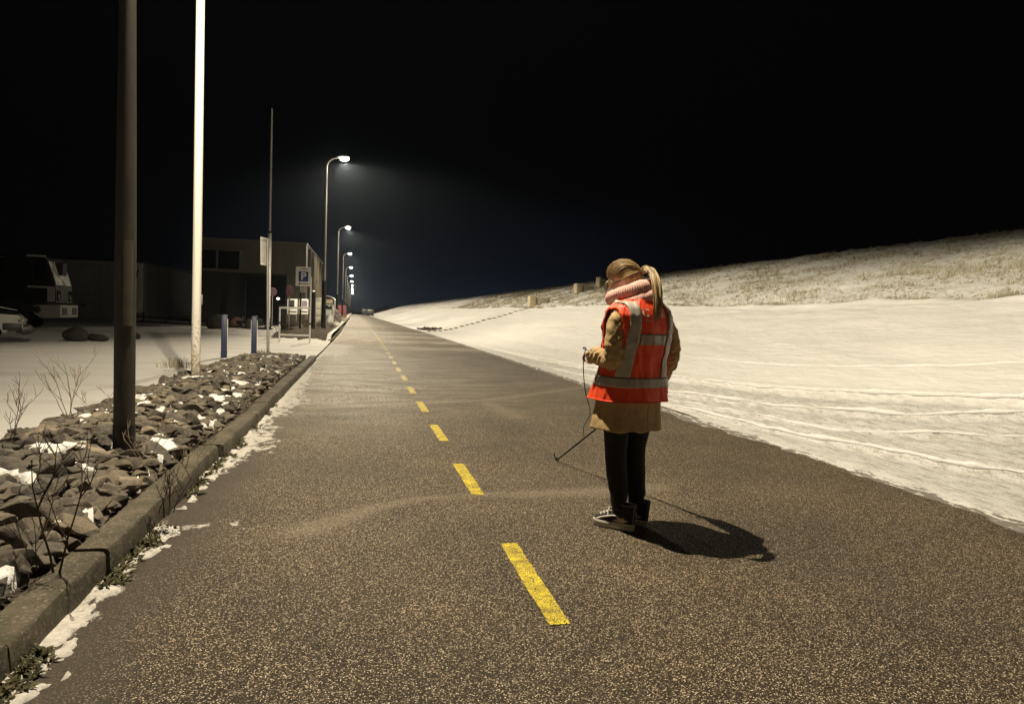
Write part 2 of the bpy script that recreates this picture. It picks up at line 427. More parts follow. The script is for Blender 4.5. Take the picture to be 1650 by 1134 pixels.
# ---- left land: lot, rubble mound bed, second bed
def mound(x, y):
    """height of the rubble bed between the kerb and the lot"""
    if y > 20.6 or x > -1.3: return None
    a = interp(x, [-3.35, -3.0, -2.6, -2.2, -1.8, -1.45], [-.1, .04, .17, .22, .16, .08])
    s = 1-.55*sstep(15, 20, y)
    e = 1-sstep(18.8, 20.3, y)
    return a*s*e + .02*fbm(x*2.5, y*2.5, 1)
def bed2(x, y):
    ax = sstep(-4.3, -3.2, x)*(1-.3*sstep(-2, -1.4, x)); return .46*ax*sstep(30.3, 32.5, y)
def lot_z(x, y):
    z = .015*fbm(x*.5, y*.3, 2) + .02*fbm(x*.15, y*.1, 5)
    if 20 < y < 31 and x > -1.9: z -= .0
    if y > 30: z = max(z, bed2(x, y)+.02*fbm(x*2, y*2))
    return z - .03*sstep(-2, -1.2, x)*(1-sstep(19, 20, y))
xs = np.concatenate([[-300, -150, -90], np.linspace(-60, -12, 33), np.linspace(-11.5, -4.6, 24), np.linspace(-4.4, -1.27, 17)])
ys = ysteps(-8, 60, .5, .004, 1.2) + [63, 68, 75, 85, 100, 120, 150, 190, 250, 330, 450, 700]
grid_mesh('snow_lot', lambda y: xs, ys, lot_z, M['lot'], label='flat yard left of the road under trodden snow')
xs = np.linspace(-3.35, -1.36, 26)
grid_mesh('rubble_bed', lambda y: xs, ysteps(-4, 20.5, .12, 0, .12), lambda x, y: mound(x, y) if mound(x, y) is not None else -.1, M['soil'], label='dark soil bed under the rubble')
xs = np.linspace(-4.4, -1.44, 20)
def bed2_top(x, y):
    edge = .25*fbm(y*.6, 3)+.2*fbm(x*2, y*2)
    return bed2(x, y) + .05*sstep(-4.0, -3.4, x+edge)*sstep(30.6, 31.6, y+edge)*(1-sstep(47, 51, y)) - .02 + .03*fbm(x*3, y*3, 7)
grid_mesh('planted_bed', lambda y: xs, ysteps(30.2, 52, .25, 0, .25), bed2_top, M['soil'], label='dark planted bed round the second lamp post')

# ---- dike on the right
PL = [4.2, 4.62, 5.2, 6.0, 7.0, 8.2, 10, 12.7, 15, 17.4, 20, 22.6, 23.6, 25, 29, 60]
PZ = [-.03, .012, .025, .07, .24, .6, 1.15, 2.0, 2.75, 3.5, 4.3, 5.02, 5.12, 5.12, 4.9, -.5]
stepL = [(9.1, 3.0), (8.05, 7.25), (7.2, 10.5), (6.6, 13.8), (6.1, 17), (5.5, 23), (5.0, 32)]
trk1 = [(9.5, 3.5), (7.64, 6.83), (6.81, 8.41), (5.9, 11.2), (5.2, 15), (4.9, 20)]
trk2 = [(7.2, 2.5), (5.9, 5.25), (5.45, 6.71), (5.0, 9), (4.75, 13)]
trk3 = [(8.6, 4.6), (6.5, 7.0), (5.6, 9.2), (5.0, 12.5)]
def Lb(y): return 13.0 + .18*sin(y*.21) + .25*fbm(y*.35, 4.0) + .12*fbm(y*1.6, 2.0) + .006*max(0, min(y, 120)-30)
def dike_z(x, y):
    z = interp(x, PL, PZ)
    nz = fbm(x*.35, y*.22, 11)
    z += .05*nz*sstep(5.5, 9, x)
    # wind-packed drift ripples running with the road
    z += .035*fbm(x*1.1, y*.35, 2.7)*sstep(7.5, 9, x)*(1-sstep(12, 13, x))
    b = Lb(y)
    # scalloped ledge of snow just under the grass
    q = x-b
    z += .06*exp(-((q+.2)/.2)**2)*(.3+.9*max(0, fbm(y*.9, 8.8)+.3)) - .07*exp(-((q-.3)/.25)**2)
    z += .06*exp(-((q+1.1+.6*fbm(y*.25, 3))/.1)**2)*max(0, fbm(y*.5, 1.5)+.2) + .05*exp(-((q+.6+.4*fbm(y*.3, 7))/.08)**2)*max(0, fbm(y*.6, 4.5)+.15)
    if q > 0: z += min(1, q)*(.06*fbm(x*2.6, y*2.2, 4.1) + .06*abs(fbm(x*6, y*5, 1.2)))
    if y < 40 and x < 10:
        d, u = seg_dist(x, y, stepL)
        fade = (1-sstep(22, 32, y))
        side = 1 if (x - interp(y, [p[1] for p in stepL], [p[0] for p in stepL])) > 0 else -1
        sd = side*d
        z += fade*(.045*exp(-((sd-.05)/.09)**2) - .05*exp(-((sd+.2)/.12)**2) + .03*sstep(-.15, .15, sd)*exp(-max(sd, 0)/.6))
        for tr, am in ((trk1, .05), (trk2, .05), (trk3, .035)):
            d, u = seg_dist(x, y, tr); w_ = min(1, u*4)*min(1, (1-u)*4)
            z += am*w_*(exp(-(d/.06)**2) - .7*exp(-((d-.17)/.09)**2))
        if side < 0: z += .01*fbm(x*2.2, y*1.6, 6)*sstep(4.7, 5.3, x)
    # the stair line up the slope at 55 m
    # long faint drag marks up the slope
    if 6.5 < x < Lb(y): z += .012*sin((y*.55+x*1.15)*3.1+3*fbm(x*.3, y*.2, 4))*max(0, fbm(x*.25, y*.15, 6)+.1)
    z += .01*fbm(x*3, y*1.6, 9)
    return max(z, .012) if 4.75 < x < 8 else z
def f_grass(x, y): return sstep(-.2, .25, x-Lb(y)+.25*fbm(x*3, y*2, 5))
def f_tramp(x, y):
    if y > 60: return 0.0
    s = interp(y, [p[1] for p in stepL], [p[0] for p in stepL])
    return sstep(.25, -.35, x-s)*sstep(4.4, 4.9, x)*(1-.6*sstep(15, 40, y))
def f_thin(x, y): return .55*sstep(5.6, 4.5, x)+.45*sstep(4.75, 4.5, x)*(1 if y < 60 else .6) - .22
xs = np.concatenate([np.linspace(4.35, 9.4, 140), np.linspace(9.5, 12, 22), np.linspace(12.08, 14.6, 38), np.linspace(14.75, 22.4, 60), np.linspace(22.6, 25, 10), [26.5, 29, 40, 60]])
ys = ysteps(-3, 30, .08, .006, .22) + ysteps(30.3, 80, .3, .02, .9) + [82, 85, 89, 94, 100, 108, 117, 128, 140, 155, 175, 200, 230, 270, 320, 390, 480, 600, 800]
grid_mesh('dike', lambda y: xs, ys, dike_z, M['dike'], dict(grass=f_grass, trample=f_tramp, thin=f_thin),
          label='snow covered dike slope right of the road')
# grass tufts poking through the snow on the upper dike: uncountable, one mesh
V, Fc = [], []
def blade(p, d, h, wdt):
    i = len(V); s = Vector((-d.y, d.x, 0)).normalized()*wdt if d.xy.length > 1e-6 else Vector((wdt, 0, 0))
    tip = p + d*h
    V.extend([p-s, p+s, tip]); Fc.append((i, i+1, i+2))
cnt = 0
while cnt < 15000:
    y = 8+ (random.random()**1.9)*95; x = Lb(y)-.05 + (random.random()**1.15)*9.6
    if x > 22.8: continue
    g = fbm(x*.55, y*.35, 21)+.5*fbm(x*2, y*1.4, 2)
    if g < random.uniform(-.25, .35): continue
    z = dike_z(x, y); p = Vector((x+bend(y), y, z-.02)); cnt += 1
    for k in range(5):
        a = random.uniform(0, 2*pi); ln = random.uniform(.3, 1.0)
        d = Vector((cos(a)*ln-.25, sin(a)*ln, random.uniform(.35, 1.0))).normalized()
        blade(p+Vector((random.uniform(-.06, .06), random.uniform(-.06, .06), 0)), d, random.uniform(.07, .2)*(1+y*.006), random.uniform(.004, .009)*(1+y*.02))
o = pydata('grass', V, Fc, M['drygrass'], smooth=0); tag(o, 'rough winter grass poking through snow on the upper dike', 'grass', kind='stuff')

# thin crisp ridges of snow thrown up by wheels, curving away along the flat strip
def ridge(pts, r, lb, seed):
    pts = spline([np.array(p) for p in pts], 260); bm = newbm(); path = []; rad = []
    for i, p in enumerate(pts):
        x, y = float(p[0])+.03*fbm(p[1]*.9, seed), float(p[1]); u = i/259
        path.append(Vector((x+bend(y), y, dike_z(x, y)+.002))); rad.append(max(.004, r*(.75+.9*fbm(y*2.2, seed+3, .5)+.5*fbm(y*7, seed))*min(1, 6*u)*min(1, 5*(1-u))))
    tube(bm, path, rad, 8, flat=.75); tag(obj('snow', bm, M['snow'], smooth=180), lb, kind='stuff')
ridge(stepL, .05, 'upper ridge of snow running diagonally over the flat strip', 1)
ridge(trk1, .042, 'middle ridge of snow beside a wheel track', 5)
ridge(trk2, .036, 'lower ridge of snow near the asphalt edge', 9)
ridge(trk3, .026, 'faint ridge of snow between two wheel tracks', 13)
ridge([(11.2, 6.8), (9.6, 8.3), (8.6, 10.5), (8.1, 13.5), (7.9, 17)], .03, 'drag mark rising onto the dike slope', 17)
# ---- rubble: individual stones near, one mass farther off
def rock_bm(seed, flat=.62, npts=15):
    r = random.Random(seed); bm = newbm()
    for k in range(npts):
        v = Vector((r.gauss(0, 1), r.gauss(0, 1), r.gauss(0, 1))).normalized()*r.uniform(.82, 1.0)
        bm.verts.new((v.x*.55, v.y*.36, v.z*.25*flat/.62))
    res = bmesh.ops.convex_hull(bm, input=bm.verts[:])
    bmesh.ops.delete(bm, geom=[v for v in bm.verts if not v.link_faces], context='VERTS')
    bmesh.ops.bevel(bm, geom=bm.edges[:], offset=.02, segments=1, affect='EDGES')
    bmesh.ops.triangulate(bm, faces=bm.faces[:])
    bmesh.ops.subdivide_edges(bm, edges=[e for e in bm.edges if e.calc_length() > .16], cuts=1)
    for v in bm.verts:
        v.co += v.co.normalized()*00.03*mnoise.noise(v.co*5+Vector((seed, 0, 0)))
    return bm
rock_meshes = []
for s in range(14):
    bm = rock_bm(s+3, flat=random.choice((.5, .62, .75)), npts=random.choice((8, 9, 11, 13)))
    bmesh.ops.recalc_face_normals(bm, faces=bm.faces[:])
    me = bpy.data.meshes.new('rubble_stone'); bm.to_mesh(me); bm.free(); shade(me, 24); me.materials.append(M['stone'])
    rock_meshes.append(me)
POLES = [(-1.78, 6.0, .2), (-2.56, 12.05, .2)]
spots = []
cell = .2
def too_close(x, y, s):
    for px, py, pr in POLES:
        if math.hypot(x-px, y-py) < pr*.55 + s*.42: return True
    for qx, qy, qs in spots[-1100:]:
        if abs(qy-y) < .35 and math.hypot(x-qx, y-qy) < (s+qs)*.27: return True
    return False
tries = 0
while tries < 40000:
    tries += 1
    y = 2.2 + 18.0*random.random()**1.1; x = random.uniform(-3.05, -1.45)
    s = random.choice((.1, .12, .14, .16, .19, .23, .28)) * random.uniform(.85, 1.1)
    if x-s*.4 < -3.1 or x+s*.42 > -1.36 or y > 19.4: continue
    if too_close(x, y, s): continue
    spots.append((x, y, s))
spots.sort(key=lambda q: q[1])
near = spots[:300]; far_ = spots[300:]
ROCK_LABELS = {0: 'dark grey brown broken stone in the rubble bank beside the kerb'}
def rock_xform(o, x, y, s):
    z = mound(x, y); o.location = (x, y, z+s*.08+random.uniform(-.03, .075))
    o.rotation_euler = (random.gauss(0, .2), random.gauss(0, .2), random.uniform(0, 6.28))
    o.scale = (s*random.uniform(.95, 1.3), s*random.uniform(.95, 1.3), s*random.uniform(.8, 1.25))
for i, (x, y, s) in enumerate(near):
    o = bpy.data.objects.new('rubble_stone', random.choice(rock_meshes)); C.objects.link(o)
    rock_xform(o, x, y, s)
    tag(o, ROCK_LABELS[0], 'stone', 'stones of the rubble bank')
rock_np = []
for me in rock_meshes:
    co = np.empty(len(me.vertices)*3, np.float32); me.vertices.foreach_get('co', co)
    rock_np.append((co.reshape(-1, 3), [tuple(p.vertices) for p in me.polygons]))
class Xf: pass
RV, RF, off = [], [], 0
for (x, y, s) in far_ + [(random.uniform(-3.0, -1.5), random.uniform(2.3, 19.5), random.uniform(.08, .14)) for _ in range(900)]:
    tmp = Xf(); rock_xform(tmp, x, y, s)
    if s < .15: tmp.location = (tmp.location[0], tmp.location[1], mound(x, y)+.03)
    co, fs = random.choice(rock_np)
    from mathutils import Euler
    R3 = np.array(Euler(tmp.rotation_euler).to_matrix())
    RV.append((co*np.array(tmp.scale)) @ R3.T + np.array(tmp.location)); RF.extend([tuple(i+off for i in f) for f in fs]); off += len(co)
# second material for the merged mass: colour by position cells instead of by object
t = NT('rubble_stone_mass')
vc = t.n('ShaderNodeTexVoronoi'); vc.inputs['Scale'].default_value = 5.5; t.l(t.tc.outputs['Object'], vc.inputs['Vector'])
sp_ = t.n('ShaderNodeSeparateColor'); t.l(vc.outputs['Color'], sp_.inputs[0])
v = t.ramp(sp_.outputs[0], STONES)
c = t.mix(t.ramp(t.noise(7, 6, .65), [(.3, 0.0), (.7, 1.0)]), v, t.mix(1.0, v, (.5, .47, .44), 'MULTIPLY'))
c = t.mix(t.ramp(t.noise(30, 5, .7), [(.56, 0.0), (.7, .7)]), c, (.3, .26, .2))
t.color(c); t.rough(.8); t.bump(t.noise(14, 8, .75), .8, .035)
o = pydata('rubble', np.concatenate(RV).tolist(), RF, t.m, smooth=24)
tag(o, 'mass of smaller and farther broken stones filling the rubble bank', 'rubble', kind='stuff')
# snow lying in the hollows of the bank
def snow_bank(x, y):
    m_ = fbm(x*2.2, y*2.0, 31)+.45*fbm(x*6, y*6, 3)
    lvl = -.22 + .33*sstep(.13, .45, m_) + .2*sstep(-1.75, -1.55, x)*sstep(.1, .4, fbm(y*1.1, 12))*1
    return mound(x, y) + min(lvl, .1)-.3*sstep(-1.46, -1.40, x) + .015*fbm(x*12, y*12, 8)
xs = np.linspace(-3.05, -1.40, 56)
o = grid_mesh('snow', lambda y: xs, list(np.arange(2.2, 19.4, .03)), snow_bank, M['snow'], kind='stuff', label='patches of snow caught between the rubble stones')
# thicker rim of snow against the kerb foot
def snow_rim(x, y):
    d = x-(-1.185); wd = .13+.04*sin(y*3.1)+.05*fbm(y*2.2, 3)
    t_ = 1-d/wd
    n_ = fbm(x*9, y*6, 14)+.4*fbm(x*22, y*16, 2)
    hole = 1.0 if 2.4 < y < 4.6 or 5.0 < y < 19 else .3
    return -.03 + .042*sstep(-.1, .6, t_+.75*n_)*hole - .06*sstep(.05, .0, d)*sstep(-.1, .25, fbm(y*3, 6))
xs = np.linspace(-1.24, -.86, 30)
o = grid_mesh('snow', lambda y: xs, list(np.arange(2.0, 12, .02)), snow_rim, M['rim'], kind='stuff', label='thin rim of crusted snow at the foot of the kerb')
# weeds at the kerb foot
V, Fc = [], []
for k in range(520):
    y = 2.3+ (random.random()**1.4)*8; 
    if fbm(y*1.7, 2.2) < -.12: continue
    x = -1.185+abs(random.gauss(0, .035)); p0 = Vector((x, y, .0))
    for j in range(random.randint(5, 9)):
        a = random.uniform(0, 2*pi); d = Vector((cos(a)*.9+.2, sin(a)*.9, random.uniform(.25, 1.1))).normalized()
        h = random.uniform(.025, .075); s = Vector((-d.y, d.x, .1)).normalized()*random.uniform(.004, .011)
        i = len(V); md = p0+d*h*.55; V.extend([p0, md-s, p0+d*h-Vector((0, 0, h*.25)), md+s]); Fc.append((i, i+1, i+2, i+3))
o = pydata('weeds', V, Fc, M['weed'], smooth=0); tag(o, 'low green weeds growing along the foot of the kerb', 'weeds', kind='stuff')
# ================================================================ street lamps
def lamp_light(parent, loc, power, r=.04):
    L = bpy.data.lights.new('lamp_glow', 'SPOT'); L.energy = power; L.color = (1.0, .855, .61)
    L.spot_size = radians(168); L.spot_blend = .22; L.shadow_soft_size = r
    L.use_nodes = True; n = L.node_tree; em = n.nodes.get('Emission')
    tcn = n.nodes.new('ShaderNodeTexCoord'); s = n.nodes.new('ShaderNodeSeparateXYZ'); n.links.new(tcn.outputs['Normal'], s.inputs[0])
    def mth(op, a, b=0.0, clamp=False):
        x = n.nodes.new('ShaderNodeMath'); x.operation = op; x.use_clamp = clamp
        for i, v in zip(x.inputs, (a, b)):
            if isinstance(v, (int, float)): i.default_value = v
            else: n.links.new(v, i)
        return x.outputs[0]
    c = mth('MAXIMUM', mth('ABSOLUTE', s.outputs[2]), .22)
    ss = n.nodes.new('ShaderNodeMapRange'); ss.interpolation_type = 'SMOOTHSTEP'; n.links.new(mth('ADD', mth('ABSOLUTE', s.outputs[2]), mth('MULTIPLY', mth('MAXIMUM', mth('MULTIPLY', s.outputs[0], HOUSE), 0.0), .3)), ss.inputs[0])
    ss.inputs[1].default_value = .17; ss.inputs[2].default_value = .5; ss.inputs[3].default_value = .03; ss.inputs[4].default_value = 1.0
    wide = mth('MULTIPLY', mth('MULTIPLY', mth('POWER', c, -1.2), .72), ss.outputs[0])            # road optics: more light thrown far than straight down
    back = mth('MAXIMUM', mth('ADD', 1.0, mth('MULTIPLY', mth('MINIMUM', mth('ADD', mth('MULTIPLY', s.outputs[0], HOUSE), .18), 0.0), 2.3)), .02)
    n.links.new(mth('MULTIPLY', wide, back), em.inputs['Strength'])
    o = bpy.data.objects.new('lamp_glow', L); C.objects.link(o); o.parent = parent; o.location = loc
    return o
HOUSE = 1.0
def lamp_post(x, y, zb, zh, label, power, arm=.58, door=False, sleeve=2.3, r0=.085):
    t = thing('street_lamp', label, 'street lamp', (x, y, zb), 0, 'street lamps in a row along the road')
    h = zh-zb; R = .5
    bm = newbm()
    tube(bm, [(0, 0, -.3), (0, 0, 0), (0, 0, 1.6), (0, 0, 4), (0, 0, h-R-.1)], [r0, r0, r0*.98, r0*.72, r0*.5], 20, cap=False)
    obj('pole', bm, M['grey_pole'] if door else M['galv'], t, 60)
    bm = newbm()
    pts = [(0, 0, h-R-.1), (0, 0, h-R)] + [(R-R*cos(a), 0, h-R+R*sin(a)) for a in np.linspace(.15, pi/2, 9)] + [(arm-.1, 0, h+.01), (arm, 0, h+.015)]
    tube(bm, pts, [r0*.5]*2+[r0*.45]*9+[r0*.4]*2, 14)
    obj('arm', bm, M['galv'], t, 60)
    bm = newbm()
    prof = []
    for k in range(9):
        u = k/8; xx = arm-.08 + .58*u; ww = .14*sin(pi*min(1, .12+u*.9))**.5+.015; hh = .075*sin(pi*min(1, .15+u*.83))**.6+.012
        prof.append([Vector((xx, ww*cos(a), h+.05+.02*u + (hh*sin(a) if sin(a) > 0 else .02*sin(a)))) for a in np.linspace(0, 2*pi, 17)[:-1]])
    rings(bm, prof); head = obj('lamp_head', bm, M['galv'], t, 50)
    bm = newbm(); ellipsoid(bm, (arm+.24, 0, h+.02), (.2, .15, .14), seg=20, rng=10)
    for v in bm.verts:
        if v.co.z > h+.02: v.co.z = h+.02
    obj('lens', bm, M['lamp_on'], head, 60)
    if door:
        bm = newbm()      # a raised access door on the side facing the camera
        a0 = math.atan2(-y, -x)+.25
        n = 9; z0, z1 = 1.03, 1.68
        for za, zb_, aw, off in ((z0, z1, .42, .012),):
            rs = []
            for k in range(n):
                a = a0-aw+2*aw*k/(n-1)
                rs.append([Vector(((r0+o_)*cos(a), (r0+o_)*sin(a), zz)) for zz, o_ in ((za, -.004), (za, off), (zb_, off), (zb_, -.004))])
            rings(bm, rs, cap=True)
        obj('access_door', bm, pm('door_paint', (.13, .118, .1), (.1, .09, .075), 5, .5), t, 30)
        bm = newbm(); tube(bm, [(0, 0, -.3), (0, 0, .26)], r0+.004, 22); obj('black_lower', bm, M['black_coat'], t, 50)
    else:
        bm = newbm(); tube(bm, [(0, 0, -.2), (0, 0, sleeve)], [r0+.03, r0+.02], 16); obj('black_lower', bm, M['black_coat'], t, 50)  # far poles are black over their lower length
    if power: lamp_light(t, (arm+.24, 0, h-.2), power)
    return t
LP = 6000
lamp_post(-1.79, 6.0, .15, 8.75, 'near grey lamp post with access door and black foot standing in the rubble bank', LP, arm=.72, door=True, r0=.076)
names = ['street lamp beside the parking sign, tallest of the lit lamps', 'second lit street lamp, standing just beyond the planted bed',
         'third lit street lamp down the road', 'fourth lit street lamp down the road', 'fifth lit street lamp down the road', 'sixth street lamp down the road',
         'seventh street lamp down the road', 'eighth street lamp down the road', 'ninth street lamp down the road', 'tenth street lamp down the road']
for i, nm in enumerate(names):
    y = 36+29.3*i; x = -1.85 + (-.0 if y < 40 else 0); zb = .5
    lamp_post(-1.83-.35*sstep(36, 65, y) + (bend(y)-bend(65))*(1 if y > 65 else 0), y, zb, 8.75, nm, LP if i < 5 else LP*.8)

# ================================================================ poles, signs, bollards near the yard entrance
t = thing('flagpole', 'thick bright white pole rising out of the rubble bank', 'pole', (-2.56, 12.05, .1))
bm = newbm(); tube(bm, [(0, 0, -.3), (0, 0, 1), (0, 0, 4), (0, 0, 9)], [.068, .067, .065, .058], 24); obj('pole', bm, M['white_pole'], t, 60)
bm = newbm(); lathe(bm, [(.0, 9.0), (.058, 9.0), (.062, 9.03), (.05, 9.1), (0, 9.12)], 18); obj('pole_cap', bm, M['white'], t)
bm = newbm(); box(bm, (.072, 0, 1.35), (.03, .02, .16), bevel=.004); obj('cleat', bm, M['galv'], t)
b = P(432, 528, .1)
t = thing('flagpole', 'tall thin grey flagpole at the far edge of the yard', 'pole', (b.x, b.y, .0))
top = D(437, 175, b.y).z
bm = newbm(); tube(bm, [(0, 0, -.2), (0, 0, 3), (0, 0, 6.2), (0, 0, 6.22), (0, 0, top)], [.12, .115, .11, .075, .05], 16); obj('pole', bm, M['white'], t, 60)
bm = newbm(); lathe(bm, [(.12, 6.14), (.14, 6.16), (.14, 6.26), (.08, 6.28)], 16); obj('collar', bm, M['black_coat'], t)
bm = newbm(); lathe(bm, [(.3, -.05), (.3, .1), (.16, .2), (.12, .22)], 16); obj('base', bm, M['black_coat'], t)
# sign seen from its edge
b = P(432, 565, .12)
t = thing('road_sign', 'rectangular white sign seen edge on from behind, on a grey post', 'sign', (b.x, b.y, .05)); t.rotation_euler = (0, radians(-1.2), 0)
bm = newbm(); tube(bm, [(0, 0, -.2), (0, 0, 3.28)], .04, 14); obj('post', bm, M['galv'], t, 60)
rt = Matrix.Rotation(radians(74), 3, 'Z')
pl = newbm(); box(pl, rt @ Vector((0, .085, 2.93)), (.56, .02, .8), rt, .006); p_ = obj('sign_board', pl, M['white'], t)
bm = newbm()
for zz in (2.56, 3.29): box(bm, rt @ Vector((0, .055, zz)), (.52, .035, .05), rt, .004)
obj('bracket', bm, M['white'], p_)
# square bollards
for (px, py, h, lb) in ((361, 569, 1.06, 'blue square bollard with a pale reflector, the one nearer the white pole'), (409, 566, 1.03, 'blue square bollard with pale edges beside the edge on sign')):
    b = P(px, py, .12); t = thing('bollard', lb, 'bollard', (b.x, b.y, .06), .12, 'blue bollards at the yard entrance')
    bm = newbm(); box(bm, (0, 0, h/2-.1), (.15, .15, h+.2), bevel=.012); obj('post', bm, M['blue'], t)
    bm = newbm()
    for sx in ((1,) if px < 380 else (-1, 1)):
        box(bm, (sx*.0785, 0, h*.52), (.012, .12, h*.78), bevel=.003)
    obj('reflector_strip', bm, M['white'], t)
    bm = newbm(); box(bm, (0, 0, h+.01), (.158, .158, .03), bevel=.01); obj('cap', bm, M['blue'], t)

# text helper: a font curve turned into a mesh
def text_mesh(s, size, depth=.004, bold=True):
    cu = bpy.data.curves.new('txt', 'FONT'); cu.body = s; cu.size = size; cu.align_x = 'CENTER'; cu.align_y = 'CENTER'; cu.extrude = depth; cu.offset = size*.018 if bold else 0
    cu.resolution_u = 3
    o = bpy.data.objects.new('txt', cu); C.objects.link(o)
    dg = bpy.context.evaluated_depsgraph_get(); me = bpy.data.meshes.new_from_object(o.evaluated_get(dg))
    bpy.data.objects.remove(o); return me
# parking sign
b = D(483, 545, 33.5)
t = thing('parking_sign', 'white and blue parking sign with a small plate below on a dark post', 'sign', (b.x, b.y, .35))
zz = lambda py: D(483, py, 33.5).z-.35
bm = newbm(); tube(bm, [(0, 0, -.4), (0, 0, zz(432))], .045, 12); obj('post', bm, M['black_coat'], t, 60)
cz = (zz(431)+zz(460))/2; sw, sh = .66, .86
rt = Matrix.Rotation(radians(8), 3, 'Z')
bm = newbm(); box(bm, rt @ Vector((.1, -.08, cz)), (sw, .03, sh), rt, .008); brd = obj('sign_board', bm, M['white'], t)
bm = newbm(); box(bm, rt @ Vector((.1, -.101, cz)), (.42, .012, .45), rt, .003); obj('blue_panel', bm, M['signblue'], brd)
me = text_mesh('P', .46); me.transform(Matrix.Translation(rt @ Vector((.1, -.112, cz))) @ rt.to_4x4() @ Matrix.Rotation(pi/2, 4, 'X'))
link_mesh('lettering', me, M['white'], brd)
bm = newbm()
for k in range(6): box(bm, rt @ Vector((-.02+.05*k, -.097, cz+.33)), (.032, .006, .045), rt)
for k in range(8): box(bm, rt @ Vector((.02+.04*k, -.097, cz-.32)), (.028, .006, .04), rt)
obj('small_print', bm, M['dark'], brd)
bm = newbm(); lathe(bm, [(0, 0), (.045, 0), (.045, .008), (0, .008)], 16)
bmesh.ops.transform(bm, matrix=Matrix.Translation(rt @ Vector((-.06, -.096, cz-.32))) @ Matrix.Rotation(pi/2, 4, 'X'), verts=bm.verts); obj('round_symbol', bm, M['dark'], brd)
bm = newbm(); box(bm, rt @ Vector((.08, -.075, zz(465.5))), (.22, .02, .3), rt, .005); pl_ = obj('under_plate', bm, pm('cream_plate', (.6, .57, .45), (.5, .47, .38), 8), t)
bm = newbm()
for k in range(4): box(bm, rt @ Vector((.08, -.088, zz(465.5)+.09-.06*k)), (.14, .006, .018), rt)
obj('small_print', bm, M['dark'], pl_)
# small round no-parking signs
def round_sign(px, py, pyb, y, lb, tilt=0, r=.27):
    b = D(px, pyb, y); t = thing('no_parking_sign', lb, 'sign', (b.x, b.y, max(0, b.z-.0)))
    h = D(px, py, y).z - t.location.z
    bm = newbm(); tube(bm, [(0, 0, -.3), (0, 0, h+.1)], .03, 10); obj('post', bm, M['galv'], t, 60)
    Rm = Matrix.Translation((0, -.05, h)) @ Matrix.Rotation(radians(tilt), 4, 'Z') @ Matrix.Rotation(pi/2, 4, 'X')
    def disc(ro, z0, z1, m, nm, par, ri=0):
        bm = newbm(); lathe(bm, [(ri, z0), (ro, z0), (ro, z1), (ri, z1)], 28); bmesh.ops.transform(bm, matrix=Rm, verts=bm.verts); return obj(nm, bm, m, par, 30)
    d = disc(r, 0, .02, M['dullred'], 'sign_disc', t)
    disc(r*.72, .021, .028, M['dullblue'], 'blue_centre', d)
    bm = newbm(); box(bm, (0, 0, .032), (r*1.5, r*.2, .006), Matrix.Rotation(radians(-45), 3, 'Z')); bmesh.ops.transform(bm, matrix=Rm, verts=bm.verts); obj('red_bar', bm, M['dullred'], d)
round_sign(465, 468, 548, 34.5, 'small round red and blue no parking sign on a thin post behind the barrier', 58, .25)
round_sign(438.2, 470, 524, 50, 'round red no parking sign half hidden behind the thin flagpole', 10, .29)
# white tubular barrier
a = P(450, 549, .05); bq = P(499, 551, .05)
t = thing('barrier', 'white tubular barrier frame standing in the snow before the planted bed', 'barrier', (a.x, a.y, .0), math.atan2(bq.y-a.y, bq.x-a.x))
Wd = (bq-a).length; hb = 1.42
bm = newbm(); tube(bm, [(0, 0, 0), (0, 0, hb)], .032, 10); obj('post', bm, M['white'], t, 60)
bm = newbm(); tube(bm, [(Wd, 0, 0), (Wd, 0, hb+1.25)], .034, 10); obj('post', bm, M['white'], t, 60)
bm = newbm(); tube(bm, [(.0, 0, hb-.03), (Wd, 0, hb-.0)], .036, 10); obj('top_rail', bm, M['white'], t, 60)
bm = newbm(); tube(bm, [(.0, 0, .3), (Wd, 0, .31)], .034, 10); obj('lower_rail', bm, M['white'], t, 60)
bm = newbm()
for xx in (0, Wd): box(bm, (xx, -.03, .78), (.1, .06, .07), bevel=.006)
obj('hinge', bm, M['black_coat'], t)
# dark posts in the bed
b = D(457, 541, 33); t = thing('timber_post', 'black tapering wooden post leaning by the white barrier', 'post', (b.x, b.y, .1))
bm = newbm(); tube(bm, [(.04, 0, -.2), (.03, 0, .2), (-.05, .02, .8), (-.1, .03, 1.42)], [.1, .1, .15, .2], 9); o = obj('trunk', bm, M['black_coat'], t, 40)
bm = newbm(); tube(bm, [(-.02, 0, .45), (-.17, .02, .8), (-.2, .02, 1.3)], [.04, .05, .04], 8); obj('side_bar', bm, M['black_coat'], t, 40)
b = D(503, 536, 34.2); t = thing('bollard', 'thick dark blue post with a pale top in the planted bed', 'bollard', (b.x, b.y, .2))
hh = D(503, 470, 34.2).z-.2
bm = newbm(); tube(bm, [(0, 0, -.2), (0, 0, hh)], .12, 18); obj('post', bm, pm('navy_post', (.012, .016, .035), (.018, .02, .03), 8, .45), t, 60)
bm = newbm(); lathe(bm, [(0, hh+.06), (.1, hh+.05), (.128, hh+.02), (.128, hh-.03), (.0, hh-.03)], 18); obj('cap', bm, M['galv'], t)

